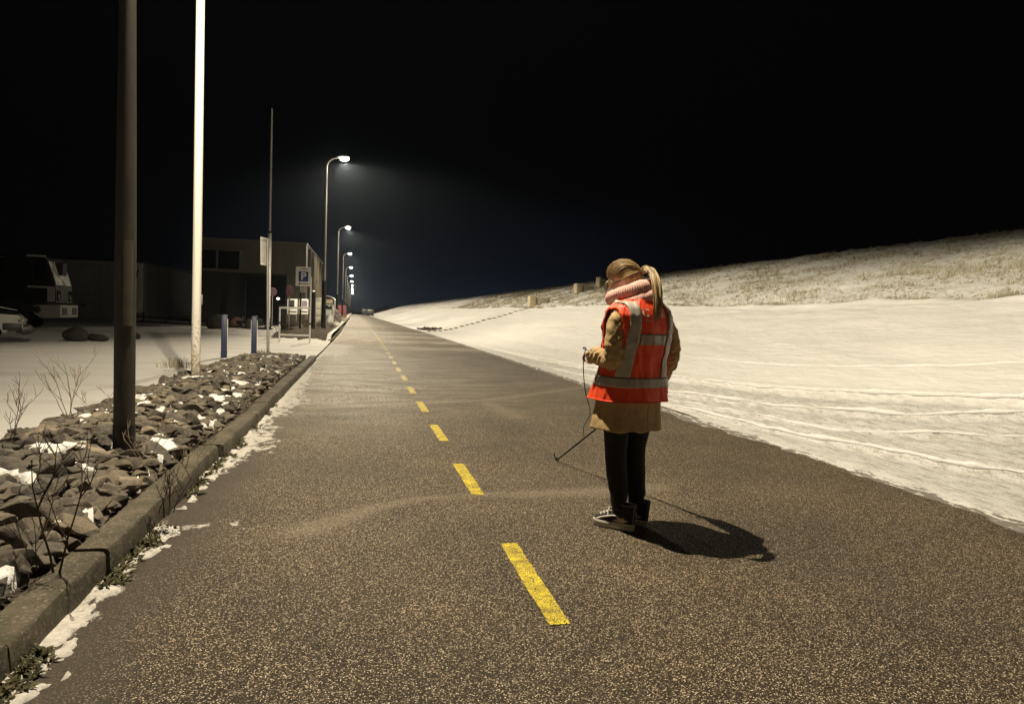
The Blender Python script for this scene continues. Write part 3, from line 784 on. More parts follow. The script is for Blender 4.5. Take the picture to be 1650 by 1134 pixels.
# twiggy plants in the second bed, dark and low
def bud(bm, c, r):
    v = [bm.verts.new(c+Vector(d)*r) for d in ((1, 0, 0), (0, 1, 0), (-1, 0, 0), (0, -1, 0), (0, 0, 1.5), (0, 0, -1))]
    for i in range(4):
        bm.faces.new((v[i], v[(i+1) % 4], v[4])); bm.faces.new((v[(i+1) % 4], v[i], v[5]))
def shrub(seed, h, n, spread, r0=.006, m=None, droop=0.0):
    r = random.Random(seed); bm = newbm()
    def grow(p, d, L, rad, lvl):
        pts = [p]; dd = d.copy()
        k = 5
        for i in range(k):
            dd = (dd + Vector((r.uniform(-.22, .22), r.uniform(-.22, .22), r.uniform(-.05, .16)-droop*.1))).normalized(); pts.append(pts[-1]+dd*L/k)
        tube(bm, pts, [rad*(1-.75*i/k)+.0007 for i in range(k+1)], 5)
        if lvl > 0:
            for j in range(r.randint(2, 4)):
                q = r.randint(2, k-1); a = r.uniform(0, 2*pi)
                nd = (dd*.75 + Vector((cos(a), sin(a), .35))*.75).normalized()
                grow(pts[q], nd, L*r.uniform(.35, .6), rad*.55, lvl-1)
        # buds
        for q in pts[2:]:
            if r.random() < .6: bud(bm, q, rad*.9+.0018)
    for k in range(n):
        a = r.uniform(0, 2*pi); d = Vector((cos(a)*spread, sin(a)*spread, 1)).normalized()
        grow(Vector((r.uniform(-.04, .04)*n*.3, r.uniform(-.04, .04)*n*.3, -.05)), d, h*r.uniform(.6, 1.0), r0*r.uniform(.7, 1.1), 2)
    return bm
def sapling(px, py, z, seed, h, n, spread, lb, r0=.005, m='palewood', g='bare saplings growing from the rubble', xy=None):
    b = P(px, py, z) if xy is None else Vector((*xy, z))
    t = thing('bare_shrub', lb, 'shrub', (b.x, b.y, z), 0, g)
    o = obj('stems', shrub(seed, h, n, spread, r0), M[m], t, 60)
sapling(88, 915, .14, 3, .66, 2, .22, 'dark bare shrub with forking stems against the kerb', .0055, 'twig')
sapling(55, 905, .16, 12, .3, 2, .5, 'low dark bare shrub among the stones left of the kerb', .0035, 'twig')
sapling(112, 672, .28, 5, .62, 4, .35, 'pale bare sapling with upright twigs on the crest of the rubble bank', .0038)
sapling(18, 712, .28, 6, .55, 4, .45, 'pale bare sapling on the crest at the edge of the view', .0038)
sapling(165, 668, .28, 8, .34, 3, .6, 'short thin twigs on the crest left of the grey lamp post', .003)
sapling(240, 735, .26, 9, .3, 4, .8, 'thin dry twigs crossing the black foot of the lamp post', .0022)
sapling(300, 760, .22, 14, .3, 3, .7, 'dry twigs among stones below the white pole', .0025)
sapling(268, 815, .16, 15, .28, 4, .5, 'tuft of dark twigs hanging over the kerb', .0028, 'twig')
sapling(255, 868, .05, 17, .2, 3, .6, 'small dark twigs at the kerb foot where the snow rim breaks', .0026, 'twig')
def tuft(px, py, z, lb, n=90, h=.3, m='drygrass', g=None, seed=1, sp=.1, xy=None):
    r = random.Random(seed); b = P(px, py, z) if xy is None else Vector((*xy, z)); V, Fc = [], []
    for k in range(n):
        a = r.uniform(0, 2*pi); d = Vector((cos(a)*r.uniform(.05, .8), sin(a)*r.uniform(.05, .8), 1)).normalized()
        p0 = Vector((r.gauss(0, sp), r.gauss(0, sp), -.03)); L = h*r.uniform(.5, 1.1); s = Vector((-d.y, d.x, 0)).normalized()*.004*(1+b.y*.02)
        mid = p0+d*L*.6; tip = p0+d*L+Vector((d.x, d.y, -.3))*L*.25; i = len(V)
        V.extend([p0-s, p0+s, mid+s*.8, mid-s*.8, tip]); Fc.extend([(i, i+1, i+2, i+3), (i+3, i+2, i+4)])
    o = pydata('grass_tuft', V, Fc, M[m], smooth=0); o.location = b; return tag(o, lb, 'grass tuft', g)
tuft(286, 590, .12, 'dry grass tuft beside the foot of the white pole', 120, .3, seed=2, sp=.16)
tuft(424, 571, .1, 'dark grass tuft at the foot of the edge on sign', 60, .22, 'weed', seed=3)
for k in range(26):
    x = random.uniform(-3.7, -1.6); y = random.uniform(31.4, 45)
    sapling(0, 0, bed2(x, y), 40+k, random.uniform(.25, .5), 4, .7, 'low dark bare plant in the bed behind the barrier', .011, 'twig', 'low plants in the planted bed', xy=(x, y))
for k, (x, y, h) in enumerate([(-1.75, 47, .5), (-2.3, 50, .55), (-2.0, 56, .6), (-1.7, 70, .9), (-1.6, 76, 1.0), (-2.6, 43, .7), (-2.9, 40, .6)]):
    tuft(0, 0, .2, 'pale dry grass clump on the verge beyond the planted bed', 150, h, seed=20+k, sp=.3, xy=(x+bend(y), y), g='dry grass clumps on the far verge')

# ================================================================ far edge of the yard
def boulder(px, py, w_, h_, z, lb, seed, m=None):
    b = P(px, py, z); k = b.y/FPX; s = w_*k; hh = h_*k
    bm = newbm(); ellipsoid(bm, (0, 0, hh*.42), (s/2, s/2*.85, hh*.58), seg=22, rng=14)
    for v in bm.verts:
        n_ = mnoise.fractal(v.co*(1.4/s)+Vector((seed*3.1, 0, 0)), 1, 2, 4); v.co += v.co.normalized()*n_*.12*s
        v.co.x = max(-s*.5, min(s*.5, v.co.x))
    return tag(obj('boulder', bm, m or M['bould'], loc=b, smooth=50), lb, 'boulder', 'boulders along the yard')
M['bould'] = pm('boulder_stone', (.022, .02, .018), (.038, .033, .028), 3, .9, .6, 20, bdist=.04)
M['bould_r'] = pm('boulder_stone_red', (.11, .06, .045), (.06, .035, .028), 3, .9, .6, 20, bdist=.04)
M['bould_g'] = pm('boulder_stone_green', (.05, .085, .06), (.04, .055, .045), 3, .9, .6, 20, bdist=.04)
boulder(122, 549, 34, 20, 0, 'large rounded dark boulder on the snow before the grey shed', 1)
boulder(158, 549, 29, 11, 0, 'low flat dark boulder beside the large rounded one', 2)
boulder(221, 546, 9, 9, 0, 'small dark boulder half behind the grey lamp post', 3)
boulder(347, 530, 27, 22, 0, 'big dark boulder left of the first blue bollard', 4)
boulder(381, 528, 20, 16, 0, 'reddish brown boulder between the two blue bollards', 5, M['bould_r'])
boulder(401, 530, 12, 16, 0, 'narrow dark boulder tucked behind the second blue bollard', 6)
boulder(417, 525, 13, 12, 0, 'greenish boulder between bollard and thin flagpole', 7, M['bould_g'])
boulder(470, 530, 24, 12, .3, 'flat dark boulder lying behind the white barrier', 8)
# low rail along the yard
t = thing('rail_fence', 'low black rail fence along the far side of the yard', 'fence', (0, 0, 0))
fa, fb = P(215, 522, 0), P(455, 524, 0); fa = Vector((-17.5, 58, 0)); fb = Vector((-5.6, 47, 0))
bm = newbm(); tube(bm, [fa+Vector((0, 0, .42)), fb+Vector((0, 0, .42))], .05, 8); obj('rail', bm, M['black_coat'], t, 60)
bm = newbm(); box(bm, (fa+fb)/2+Vector((0, 0, .06)), ((fb-fa).length, .16, .14), Matrix.Rotation(math.atan2(fb.y-fa.y, fb.x-fa.x), 3, 'Z')); obj('foot_beam', bm, M['black_coat'], t, 0)
for k in range(7):
    p = fa.lerp(fb, k/6); bm = newbm(); box(bm, p+Vector((0, 0, .35)), (.12, .12, .8), bevel=.01); obj('post', bm, M['black_coat'], t)

# ---------------- main warehouse
def clad(name, c1, c2, pitch, rough=.6):
    t = NT(name); wv = t.n('ShaderNodeTexWave', wave_type='BANDS', bands_direction='X'); wv.inputs['Scale'].default_value = pitch
    wv.inputs['Distortion'].default_value = 0; t.l(t.tc.outputs['Object'], wv.inputs[0])
    wy = t.n('ShaderNodeTexWave', wave_type='BANDS', bands_direction='Y'); wy.inputs['Scale'].default_value = pitch; t.l(t.tc.outputs['Object'], wy.inputs[0])
    s = t.math('MULTIPLY', wv.outputs[0], wy.outputs[0])
    streak = t.ramp(t.noise(1.2, 5, .6, stretch=(2, 2, .12)), [(.4, 0.0), (.7, 1.0)])
    t.color(t.mix(streak, c1, c2)); t.rough(rough); t.bump(s, .6, .05); return t.m
M['beige'] = clad('beige_cladding', (.11, .096, .066), (.075, .066, .046), 5)
M['darkwall'] = clad('dark_cladding', (.01, .01, .0105), (.014, .014, .013), 4)
M['shed'] = clad('grey_cladding', (.26, .25, .24), (.2, .195, .19), 3)
M['darkglass'] = pm('dark_glass', (.006, .007, .009), (.01, .01, .012), 2, .12, spec=.6)
t = thing('warehouse', 'beige clad warehouse with dark gates and a strip window under the eaves', 'building', (-4.5, 60, 0))
H_ = 6.65; Wl = -4.5-D(321, 418, 60).x; Dp = 28
bm = newbm(); box(bm, (-Wl/2, Dp/2, 5.35), (Wl, Dp, 2.5)); obj('upper_wall', bm, M['beige'], t, 0)
bm = newbm(); box(bm, (-Wl/2-.75, Dp/2+.1, 2.05), (Wl-1.5, Dp-.2, 4.1)); obj('lower_wall', bm, M['darkwall'], t, 0)
bm = newbm(); box(bm, (-.74, Dp/2, 2.05), (1.48, Dp, 4.1)); obj('corner_wall', bm, M['beige'], t, 0)
bm = newbm(); box(bm, (-Wl/2, Dp/2, H_+.02), (Wl+.12, Dp+.12, .14)); obj('roof', bm, pm('roof_edge', (.14, .13, .11), (.1, .09, .08), 3), t, 0)
# standing posts and canopies along the road front
for k in range(7):
    bm = newbm(); yy = 2+k*3.9; box(bm, (.12, yy, 3.2), (.22, .3, 6.4), bevel=.01); obj('pilaster', bm, M['beige'], t, 30)
for k in range(3):
    bm = newbm(); yy = 3.9+k*7.8; box(bm, (.012, yy, 2.3), (.03, 3.2, 3.6)); g_ = obj('gate', bm, M['darkwall'], t, 0)
    bm = newbm(); box(bm, (.05, yy, 4.18), (.1, 3.5, .14)); obj('lintel', bm, M['beige'], g_, 0)
bm = newbm(); box(bm, (-3.05, -.02, 1.98), (3.1, .04, 3.9)); g_ = obj('gate', bm, M['darkglass'], t, 0)
bm = newbm()
for xx in (-4.6, -1.5): box(bm, (xx, -.05, 2.0), (.12, .08, 4.0))
box(bm, (-3.05, -.05, 4.0), (3.2, .08, .12)); obj('gate_frame', bm, M['darkwall'], g_, 0)
wl, wr = D(325, 418, 60).x+4.5, D(387, 418, 60).x+4.5; wt, wb_ = D(356, 402, 60).z, D(356, 434, 60).z
bm = newbm(); box(bm, ((wl+wr)/2, -.0, (wt+wb_)/2), (wr-wl, .06, wt-wb_)); wn = obj('window', bm, M['darkglass'], t, 0)
bm = newbm(); fw = .14
for (xx, zz_, a_, b_) in (((wl+wr)/2, wt, wr-wl+.2, fw), ((wl+wr)/2, wb_, wr-wl+.2, fw*.6), (wr+.12, (wt+wb_)/2, .36, wt-wb_-.1), (wl+1.15, (wt+wb_)/2, fw, wt-wb_-.1)):
    box(bm, (xx, -.07, zz_), (a_, .08, b_))
obj('window_frame', bm, pm('window_grey', (.13, .13, .135), (.1, .1, .105), 5), wn, 0)
b = D(448, 480, 59.6)
t2 = thing('wall_lamp', 'small glowing lamp on the dark gate of the warehouse', 'lamp', b)
bm = newbm(); box(bm, (0, .1, .04), (.2, .2, .06), bevel=.01); hs = obj('housing', bm, M['black_coat'], t2)
bm = newbm(); ellipsoid(bm, (0, 0, -.06), (.11, .09, .09), seg=12, rng=8); obj('bulb', bm, emis('wall_lamp_light', (1, .95, .85), 5), t2)
# grey shed behind the truck with a white banner at its corner
xr_ = D(228, 470, 62).x
t = thing('shed', 'low dark grey shed with closed doors behind the crane truck', 'building', (xr_, 62, 0))
hs_ = D(120, 418, 62).z
bm = newbm(); box(bm, (-15, 9, hs_/2), (30, 18, hs_)); obj('wall', bm, M['shed'], t, 0)
bm = newbm(); box(bm, (-15, 9, hs_+.06), (30.3, 18.3, .16)); obj('roof', bm, M['darkwall'], t, 0)
for k, xx in enumerate((-5.4, -9.3)):
    bm = newbm(); box(bm, (xx, -.03, 1.95), (3.6, .06, 3.9)); d_ = obj('door', bm, pm('shed_door', (.3, .29, .28), (.24, .235, .22), 2), t, 0)
    bm = newbm(); box(bm, (xx+1.2, -.08, 1.1), (.5, .06, .1)); obj('handle', bm, M['black_coat'], d_, 0)
bm = newbm(); box(bm, (.02, -.55, (D(226, 425, 61.5).z+D(226, 503, 61.5).z)/2), (.75, .1, D(226, 425, 61.5).z-D(226, 503, 61.5).z), bevel=.02)
b_ = thing('banner', 'tall narrow white banner at the corner of the grey shed', 'banner', (xr_, 61.5, 0))
o = obj('cloth', bm, pm('banner_cloth', (.5, .48, .44), (.4, .39, .36), 3), b_, 0)
bm = newbm(); box(bm, (-.12, -.61, D(226, 444, 61.5).z), (.26, .02, .5)); box(bm, (.03, -.61, D(226, 444, 61.5).z+.3), (.12, .02, .2)); obj('print', bm, M['dark'], o, 0)
bm = newbm(); tube(bm, [(-.42, -.5, 0), (-.42, -.5, 4.8)], .04, 8); obj('pole', bm, M['galv'], b_)
# ---------------- crane truck
fx = D(101, 505, 37.5)
t = thing('crane_truck', 'dark crane truck with a white bumper and reflection-painted windscreen parked by the shed', 'truck', (fx.x-.1, 37.5, 0), radians(2))
M['truckbody'] = pm('truck_paint_dark', (.014, .013, .013), (.01, .01, .01), 3, .5); M['trucklight'] = pm('truck_paint_pale', (.45, .43, .41), (.36, .35, .33), 4, .5, .05)
def prism(poly, y0, y1, bevel=.0):
    bm = newbm(); a = [bm.verts.new((x, y0, z)) for x, z in poly]; b = [bm.verts.new((x, y1, z)) for x, z in poly]
    bm.faces.new(a); bm.faces.new(b[::-1])
    for i in range(len(poly)): j = (i+1) % len(poly); bm.faces.new((a[i], b[i], b[j], a[j]))
    if bevel: bmesh.ops.bevel(bm, geom=bm.edges[:], offset=bevel, segments=2, affect='EDGES')
    return bm
bp = obj('bumper', prism([(-.85, .52), (0, .56), (0, 1.16), (-1.15, 1.12), (-1.15, .75)], 0, 2.4, .03), M['trucklight'], t)
bm = newbm(); box(bm, (.012, .55, .86), (.03, .6, .34)); obj('grille', bm, M['dark'], bp); bm = newbm(); box(bm, (.012, 1.85, .86), (.03, .6, .34)); obj('grille', bm, M['dark'], bp)
bm = newbm()
bmesh.ops.create_uvsphere(bm, u_segments=14, v_segments=8, radius=.17, matrix=Matrix.Translation((-.98, 0, .92)) @ Matrix.Diagonal((1, .3, 1, 1))); obj('fog_lamp', bm, M['dark'], bp)
cab = obj('cab', prism([(-1.35, 1.24), (-.22, 1.24), (-.24, 1.95), (-.62, 3.2), (-.7, 3.42), (-2.4, 3.42), (-2.4, 1.24)], .1, 2.3, .03), M['truckbody'], t)
bm = newbm(); box(bm, (-.85, .075, 1.98), (1.1, .05, .09)); box(bm, (-.42, .076, 1.65), (.3, .05, .7)); obj('side_trim', bm, M['trucklight'], cab); bm = newbm(); box(bm, (-1.05, .085, 3.44), (.8, .06, .09)); obj('roof_rail', bm, M['trucklight'], cab)
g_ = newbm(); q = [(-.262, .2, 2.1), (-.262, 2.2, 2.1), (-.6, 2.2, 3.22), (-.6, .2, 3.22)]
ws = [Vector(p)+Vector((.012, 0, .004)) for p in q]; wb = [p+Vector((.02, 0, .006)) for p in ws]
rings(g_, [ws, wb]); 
reflection_m = NT('glass_painted_reflection'); reflection_m.color(reflection_m.mix(reflection_m.ramp(reflection_m.noise(2.2, 6, .7), [(.38, 0.0), (.6, 1.0)]), (.2, .19, .18), (.9, .89, .87))); reflection_m.rough(.35)  # bright reflection in the glass, put in as pale blotches of colour
obj('windscreen', g_, reflection_m.m, cab, 0)
bm = newbm(); box(bm, (-.85, .088, 2.65), (.5, .03, .75), bevel=.01); obj('side_window', bm, M['darkglass'], cab)
for yy in (.45, 1.95):
    bm = newbm(); box(bm, (-.2, yy, 1.6), (.05, .3, .5), bevel=.02); obj('headlight', bm, M['darkglass'], cab)
bm = newbm(); box(bm, (-4.6, 1.2, .95), (7.0, 2.3, .5), bevel=.04); obj('chassis', bm, M['truckbody'], t)
bm = newbm(); box(bm, (-5.2, 1.2, 2.0), (4.6, 2.1, 1.5), bevel=.06); obj('superstructure', bm, M['truckbody'], t)
bm = newbm(); box(bm, (-4.2, 1.2, 3.1), (8.0, .6, .6), Matrix.Rotation(radians(3), 3, 'Y'), .03); obj('boom', bm, M['truckbody'], t)
for xx in (-1.9, -3.4, -6.3, -7.7):
    for yy in (.2, 2.2):
        bm = newbm(); lathe(bm, [(.2, -.17), (.44, -.17), (.52, -.1), (.52, .1), (.44, .17), (.2, .17)], 24)
        bmesh.ops.transform(bm, matrix=Matrix.Translation((xx, yy, .52)) @ Matrix.Rotation(pi/2, 4, 'X'), verts=bm.verts); wh = obj('wheel', bm, M['rubber'], t)
        bm = newbm(); lathe(bm, [(0, -.12), (.21, -.14), (.21, .14), (0, .12)], 16)
        bmesh.ops.transform(bm, matrix=Matrix.Translation((xx, yy, .52)) @ Matrix.Rotation(pi/2, 4, 'X'), verts=bm.verts); obj('rim', bm, M['truckbody'], wh)
# ---------------- pale car whose front end shows at the edge of the view
fx = D(47, 540, 25.0)
t = thing('parked_car', 'pale silver car with dark bonnet and bumper, only its front end in view', 'car', (fx.x-.15, 25.0, 0.0), radians(19))
M['carpaint'] = pm('silver_car_paint', (.42, .41, .39), (.36, .35, .33), 3, .35, spec=.6)
body = obj('body', prism([(-.02, .45), (-.06, .72), (-.16, .86), (-1.25, .93), (-4.2, .97), (-4.3, .5), (-3.9, .3), (-3.62, .3), (-3.55, .55), (-3.3, .68), (-3.05, .68), (-2.82, .55), (-2.75, .3), (-1.42, .3), (-1.36, .52), (-1.14, .68), (-.9, .68), (-.66, .55), (-.55, .3), (-.45, .3), (-.42, .42)], 0, 1.75, .025), M['carpaint'], t)
bm = newbm()
rs = []
for k in range(7):
    u = k/6; x0 = -.2-1.15*u
    rs.append([Vector((x0, .06+1.63*j/8, .89+.06*u + .1*sin(pi*j/8)**.7*(.4+.6*u))) for j in range(9)])
rings(bm, rs, cap=False, closed=False); bn = obj('bonnet', bm, pm('bonnet_sky_black', (.012, .012, .013), (.016, .016, .016), 3, .3), t)  # reflection of the black sky put into the bonnet colour
bm = newbm(); tube(bm, [(-.25, 1.1, 1.0), (-.7, 1.15, 1.085), (-1.3, 1.2, 1.13)], [.02, .035, .04], 8, flat=.5); obj('lit_snow_edge', bm, M['snow'], bn)  # snow-coloured strip standing for light caught on the far bonnet edge
bm = newbm(); tube(bm, [(-.12, -.02, .38), (.02, .3, .4), (.05, .9, .4), (.02, 1.45, .4), (-.12, 1.77, .38)], [.1, .16, .17, .16, .1], 10); box(bm, (-.3, 0, .5), (.5, .05, .22), bevel=.03); obj('bumper', bm, M['dark'], t)
obj('cabin', prism([(-1.3, .94), (-2.0, 1.42), (-3.5, 1.44), (-4.1, .98)], .1, 1.65, .04), M['darkglass'], t)
for (a_, y_) in ((-.1, .12), (-.1, 1.63)):
    bm = newbm(); ellipsoid(bm, (a_, y_, .68), (.1, .16, .08), seg=12, rng=8); obj('headlight', bm, M['galv'], t)
for xx in (-1.02, -3.18):
    for yy in (.1, 1.65):
        bm = newbm(); lathe(bm, [(.17, -.1), (.28, -.1), (.32, -.06), (.32, .06), (.28, .1), (.17, .1)], 24)
        bmesh.ops.transform(bm, matrix=Matrix.Translation((xx, yy, .32)) @ Matrix.Rotation(pi/2, 4, 'X'), verts=bm.verts); wh = obj('wheel', bm, M['rubber'], t)
        bm = newbm(); lathe(bm, [(0, -.1), (.18, -.08), (.18, .08), (0, .1)], 16)
        bmesh.ops.transform(bm, matrix=Matrix.Translation((xx, yy, .32)) @ Matrix.Rotation(pi/2, 4, 'X'), verts=bm.verts); obj('rim', bm, M['galv'], wh)

# ================================================================ clutter beyond the planted bed
def at_px(px0, px1, py0, py1, y):
    a, b = D(px0, py1, y), D(px1, py0, y); return a.x, b.x, a.z, b.z
def poster(px0, px1, py0, py1, y, lb, patches):
    x0, x1, z0, z1 = at_px(px0, px1, py0, py1, y)
    t = thing('advertising_board', lb, 'board', ((x0+x1)/2, y, 0.0)); w_ = x1-x0
    bm = newbm(); box(bm, (0, 0, (z0+z1)/2), (w_, .05, z1-z0), bevel=.006); bd = obj('panel', bm, M['white'], t, 30)
    for (u0, u1, v0, v1, m) in patches:
        bm = newbm(); box(bm, (-w_/2+w_*(u0+u1)/2, -.029, z0+(z1-z0)*(v0+v1)/2), (w_*(u1-u0), .008, (z1-z0)*(v1-v0))); obj('picture', bm, M[m] if isinstance(m, str) else m, bd, 0)
    for s in (-1, 1):
        bm = newbm(); tube(bm, [(s*w_*.4, .05, 0), (s*w_*.4, .05, z1)], .03, 8); obj('leg', bm, M['galv'], t)
lime = pm('print_yellow', (.55, .5, .12), (.4, .36, .08), 4); mauve = pm('print_mauve', (.3, .24, .28), (.2, .16, .2), 5)
poster(463, 479.5, 482, 506, 46, 'white advertising board with a dark picture and yellow blob behind the barrier', [(.08, .7, .48, .93, 'dark'), (.28, .5, .38, .62, lime), (.06, .92, .12, .2, 'dark')])
poster(481.5, 497, 482, 506, 46, 'white advertising board with a mauve picture next to the dark pictured one', [(.3, .9, .5, .9, mauve), (.06, .92, .12, .2, 'dark')])
x0, x1, z0, z1 = at_px(508, 519.5, 482, 515, 47); z0 = max(z0, .2)
t = thing('electrical_cabinet', 'grey green electrical cabinet with drawers showing beside the second lamp post', 'cabinet', ((x0+x1)/2, 47.2, .25))
hc = z1-.25; wc = x1-x0
bm = newbm(); box(bm, (0, 0, hc/2), (wc, .5, hc), bevel=.02); cb = obj('housing', bm, pm('cabinet_green', (.2, .21, .17), (.16, .17, .14), 4, .55), t)
for k in range(3):
    bm = newbm(); box(bm, (-wc*.08, -.26, hc*(.28+.25*k)), (wc*.7, .03, hc*.2), bevel=.008); obj('door_panel', bm, pm('cabinet_beige', (.36, .33, .27), (.3, .28, .22), 4), cb)
bm = newbm(); box(bm, (0, 0, hc+.03), (wc+.1, .6, .06), bevel=.015); obj('lid', bm, M['galv'], t)
# cream and white boards on a low trailer, seen between lamp posts
x0, x1, z0, z1 = at_px(524, 536, 483, 488.5, 56)
t = thing('trailer_board', 'cream sign board over a small white trailer beyond the cabinet', 'board', ((x0+x1)/2, 56, .0)); wt_ = x1-x0
bm = newbm(); box(bm, (0, 0, (z0+z1)/2), (wt_, .06, z1-z0), bevel=.01); obj('board', bm, pm('cream_board', (.62, .55, .38), (.55, .48, .33), 4), t)
for s in (-.45, .45):
    bm = newbm(); tube(bm, [(s*wt_, .04, 0), (s*wt_, .04, z1)], .035, 8); obj('leg', bm, M['galv'], t)
x0, x1, z0, z1 = at_px(523, 535, 489, 507, 60)
t = thing('white_van', 'small white van with dark windows parked under the cream board', 'van', ((x0+x1)/2, 60.2, .0)); wv_ = (x1-x0)*1.0
bm = newbm(); box(bm, (0, .9, .95), (1.7*.5, 2.6, 1.0), bevel=.08); bd = obj('body', bm, M['white'], t)
obj('cabin', prism([(-.38, 1.4), (.38, 1.4), (.34, 1.85), (-.34, 1.85)], -.3, 2.1, .04), M['white'], t)
bm = newbm(); box(bm, (0, -.33, 1.6), (.6, .04, .3), bevel=.01); obj('windscreen', bm, M['darkglass'], t)
for s in (-.3, .3):
    bm = newbm(); box(bm, (s, -.42, .85), (.14, .04, .12), bevel=.01); obj('headlight', bm, M['galv'], t)
for s in (-.38, .38):
    for yy in (.1, 1.7):
        bm = newbm(); lathe(bm, [(0, -.08), (.26, -.08), (.3, 0), (.26, .08), (0, .08)], 18); bmesh.ops.transform(bm, matrix=Matrix.Translation((s, yy, .3)) @ Matrix.Rotation(pi/2, 4, 'Y'), verts=bm.verts); obj('wheel', bm, M['rubber'], t)
# arched shed with pale hoop frame
x0, x1, z0, z1 = at_px(524, 538.5, 477, 505, 92)
t = thing('arched_shed', 'narrow shed with a rounded roof and pale edge tubes beyond the warehouse', 'building', (x1, 92, 0))
ws_ = 2.6; n = 10; hz = z1-.0
bm = newbm(); arc = [(0, .0), (0, hz-.55)] + [(-ws_/2+ws_/2*cos(a), hz-.55+.55*sin(a)) for a in np.linspace(.1, pi-.1, n)] + [(-ws_, hz-.55), (-ws_, 0)]
rings(bm, [[Vector((x, yy, z)) for x, z in arc] for yy in (0, 12)]); obj('shell', bm, pm('shed_sheet', (.12, .11, .1), (.09, .08, .075), 3), t, 40)
for yy in (-.05, 3, 6):
    bm = newbm(); tube(bm, [Vector((x*(1.02)+.02, yy, z*1.005)) for x, z in arc], .06, 8); obj('hoop', bm, M['white'], t, 60)
# red lorry, far
x0, x1, z0, z1 = at_px(546, 556, 488, 503, 100)
t = thing('red_container', 'dull red container standing near the far lamp posts', 'container', ((x0+x1)/2, 101, .1))
bm = newbm(); box(bm, (0, 2.5, 1.1), (x1-x0+.3, 5, 1.9), bevel=.03); cb = obj('body', bm, clad('red_cladding', (.17, .045, .055), (.12, .04, .05), 3), t, 0)
bm = newbm(); box(bm, (0, -.03, 1.1), (.06, .06, 1.8)); obj('door_bar', bm, M['galv'], cb, 0)
for s in (-1, 1):
    bm = newbm(); box(bm, (s*(x1-x0)*.35, 0, .1), (.2, 4, .3)); obj('skid', bm, M['dark'], t, 0)
# snow heaps
for (px0, px1, py0, py1, y, lb) in ((526, 538, 507, 514, 55, 'small heap of shovelled snow before the white van'), (534, 550, 499, 514, 62, 'larger heap of grey snow and rubble by the second lit lamp post')):
    x0, x1, z0, z1 = at_px(px0, px1, py0, py1, y); bm = newbm(); s = x1-x0
    ellipsoid(bm, (0, 0, 0), (s/2, s/2, (z1-.3)*1.0), seg=24, rng=14)
    for v in bm.verts: v.co += v.co.normalized()*.16*mnoise.fractal(v.co*2.5+Vector((y, 0, 0)), 1, 2, 4)
    tag(obj('snow_heap', bm, M['snow'] if y < 60 else pm('grey_snow', (.5, .48, .45), (.16, .14, .12), 4, .9, .8, 8, bdist=.1), loc=((x0+x1)/2, y, .3), smooth=60), lb, 'snow heap', 'snow heaps on the verge')
# vehicle far down the road
b = D(597, 500, 230)
t = thing('parked_van', 'tiny dark van parked at the far end of the road by the dike foot', 'van', (b.x, 230, -.1))
bm = newbm(); box(bm, (0, 0, 1.0), (2.0, 4.6, 1.5), bevel=.15); obj('body', bm, M['dark'], t)
bm = newbm(); box(bm, (0, .4, 1.9), (1.8, 3.2, .6), bevel=.2); obj('roof', bm, M['galv'], t)
for s in (-.85, .85):
    bm = newbm(); lathe(bm, [(0, -.1), (.33, -.1), (.33, .1), (0, .1)], 14); bmesh.ops.transform(bm, matrix=Matrix.Translation((s, -1.5, .33)) @ Matrix.Rotation(pi/2, 4, 'Y'), verts=bm.verts); obj('wheel', bm, M['rubber'], t)
b = D(591, 499, 262)
t = thing('parked_van', 'tiny van farther off, just left of the dark one on the far road', 'van', (b.x-.6, 262, -.1))
bm = newbm(); box(bm, (0, 0, 1.1), (2.2, 5, 1.7), bevel=.2); obj('body', bm, M['dark'], t)
bm = newbm(); box(bm, (0, .4, 2.1), (2.0, 3.6, .5), bevel=.2); obj('roof', bm, M['galv'], t)

# ================================================================ on the dike
M['conc'] = pm('pale_concrete', (.42, .37, .25), (.33, .29, .2), 3, .9, .3, 30)
for (px, pyb, wpx, hpx, lb) in ((868, 488, 34, 12, 'pale concrete block lowest on the stair line up the dike'), (941, 470, 31, 11, 'pale concrete block halfway up the dike stair'),
                                (968, 461, 12, 14, 'small upright concrete block left of the walker head'), (1060, 447, 30, 12, 'topmost pale concrete block on the dike crest')):
    b = D(px, pyb, 55.3); k = 55.3/FPX; bx = b.x-bend(55.3)
    zz_ = min(b.z, dike_z(bx, 55.3)+.1)
    zz_ = dike_z(bx, 55.3)
    bm = newbm(); w_, h_ = wpx*k, hpx*k
    box(bm, (-w_*.34, 0, h_/2-.1), (w_*.32, .9, h_+.3), bevel=.03)
    box(bm, (w_*.16, .15, h_/2-.15), (w_*.68, .8, h_+.1), bevel=.03)
    t = tag(obj('concrete_block', bm, M['conc'], loc=(b.x, 55.3, zz_), smooth=30), lb, 'concrete block', 'concrete blocks up the dike')
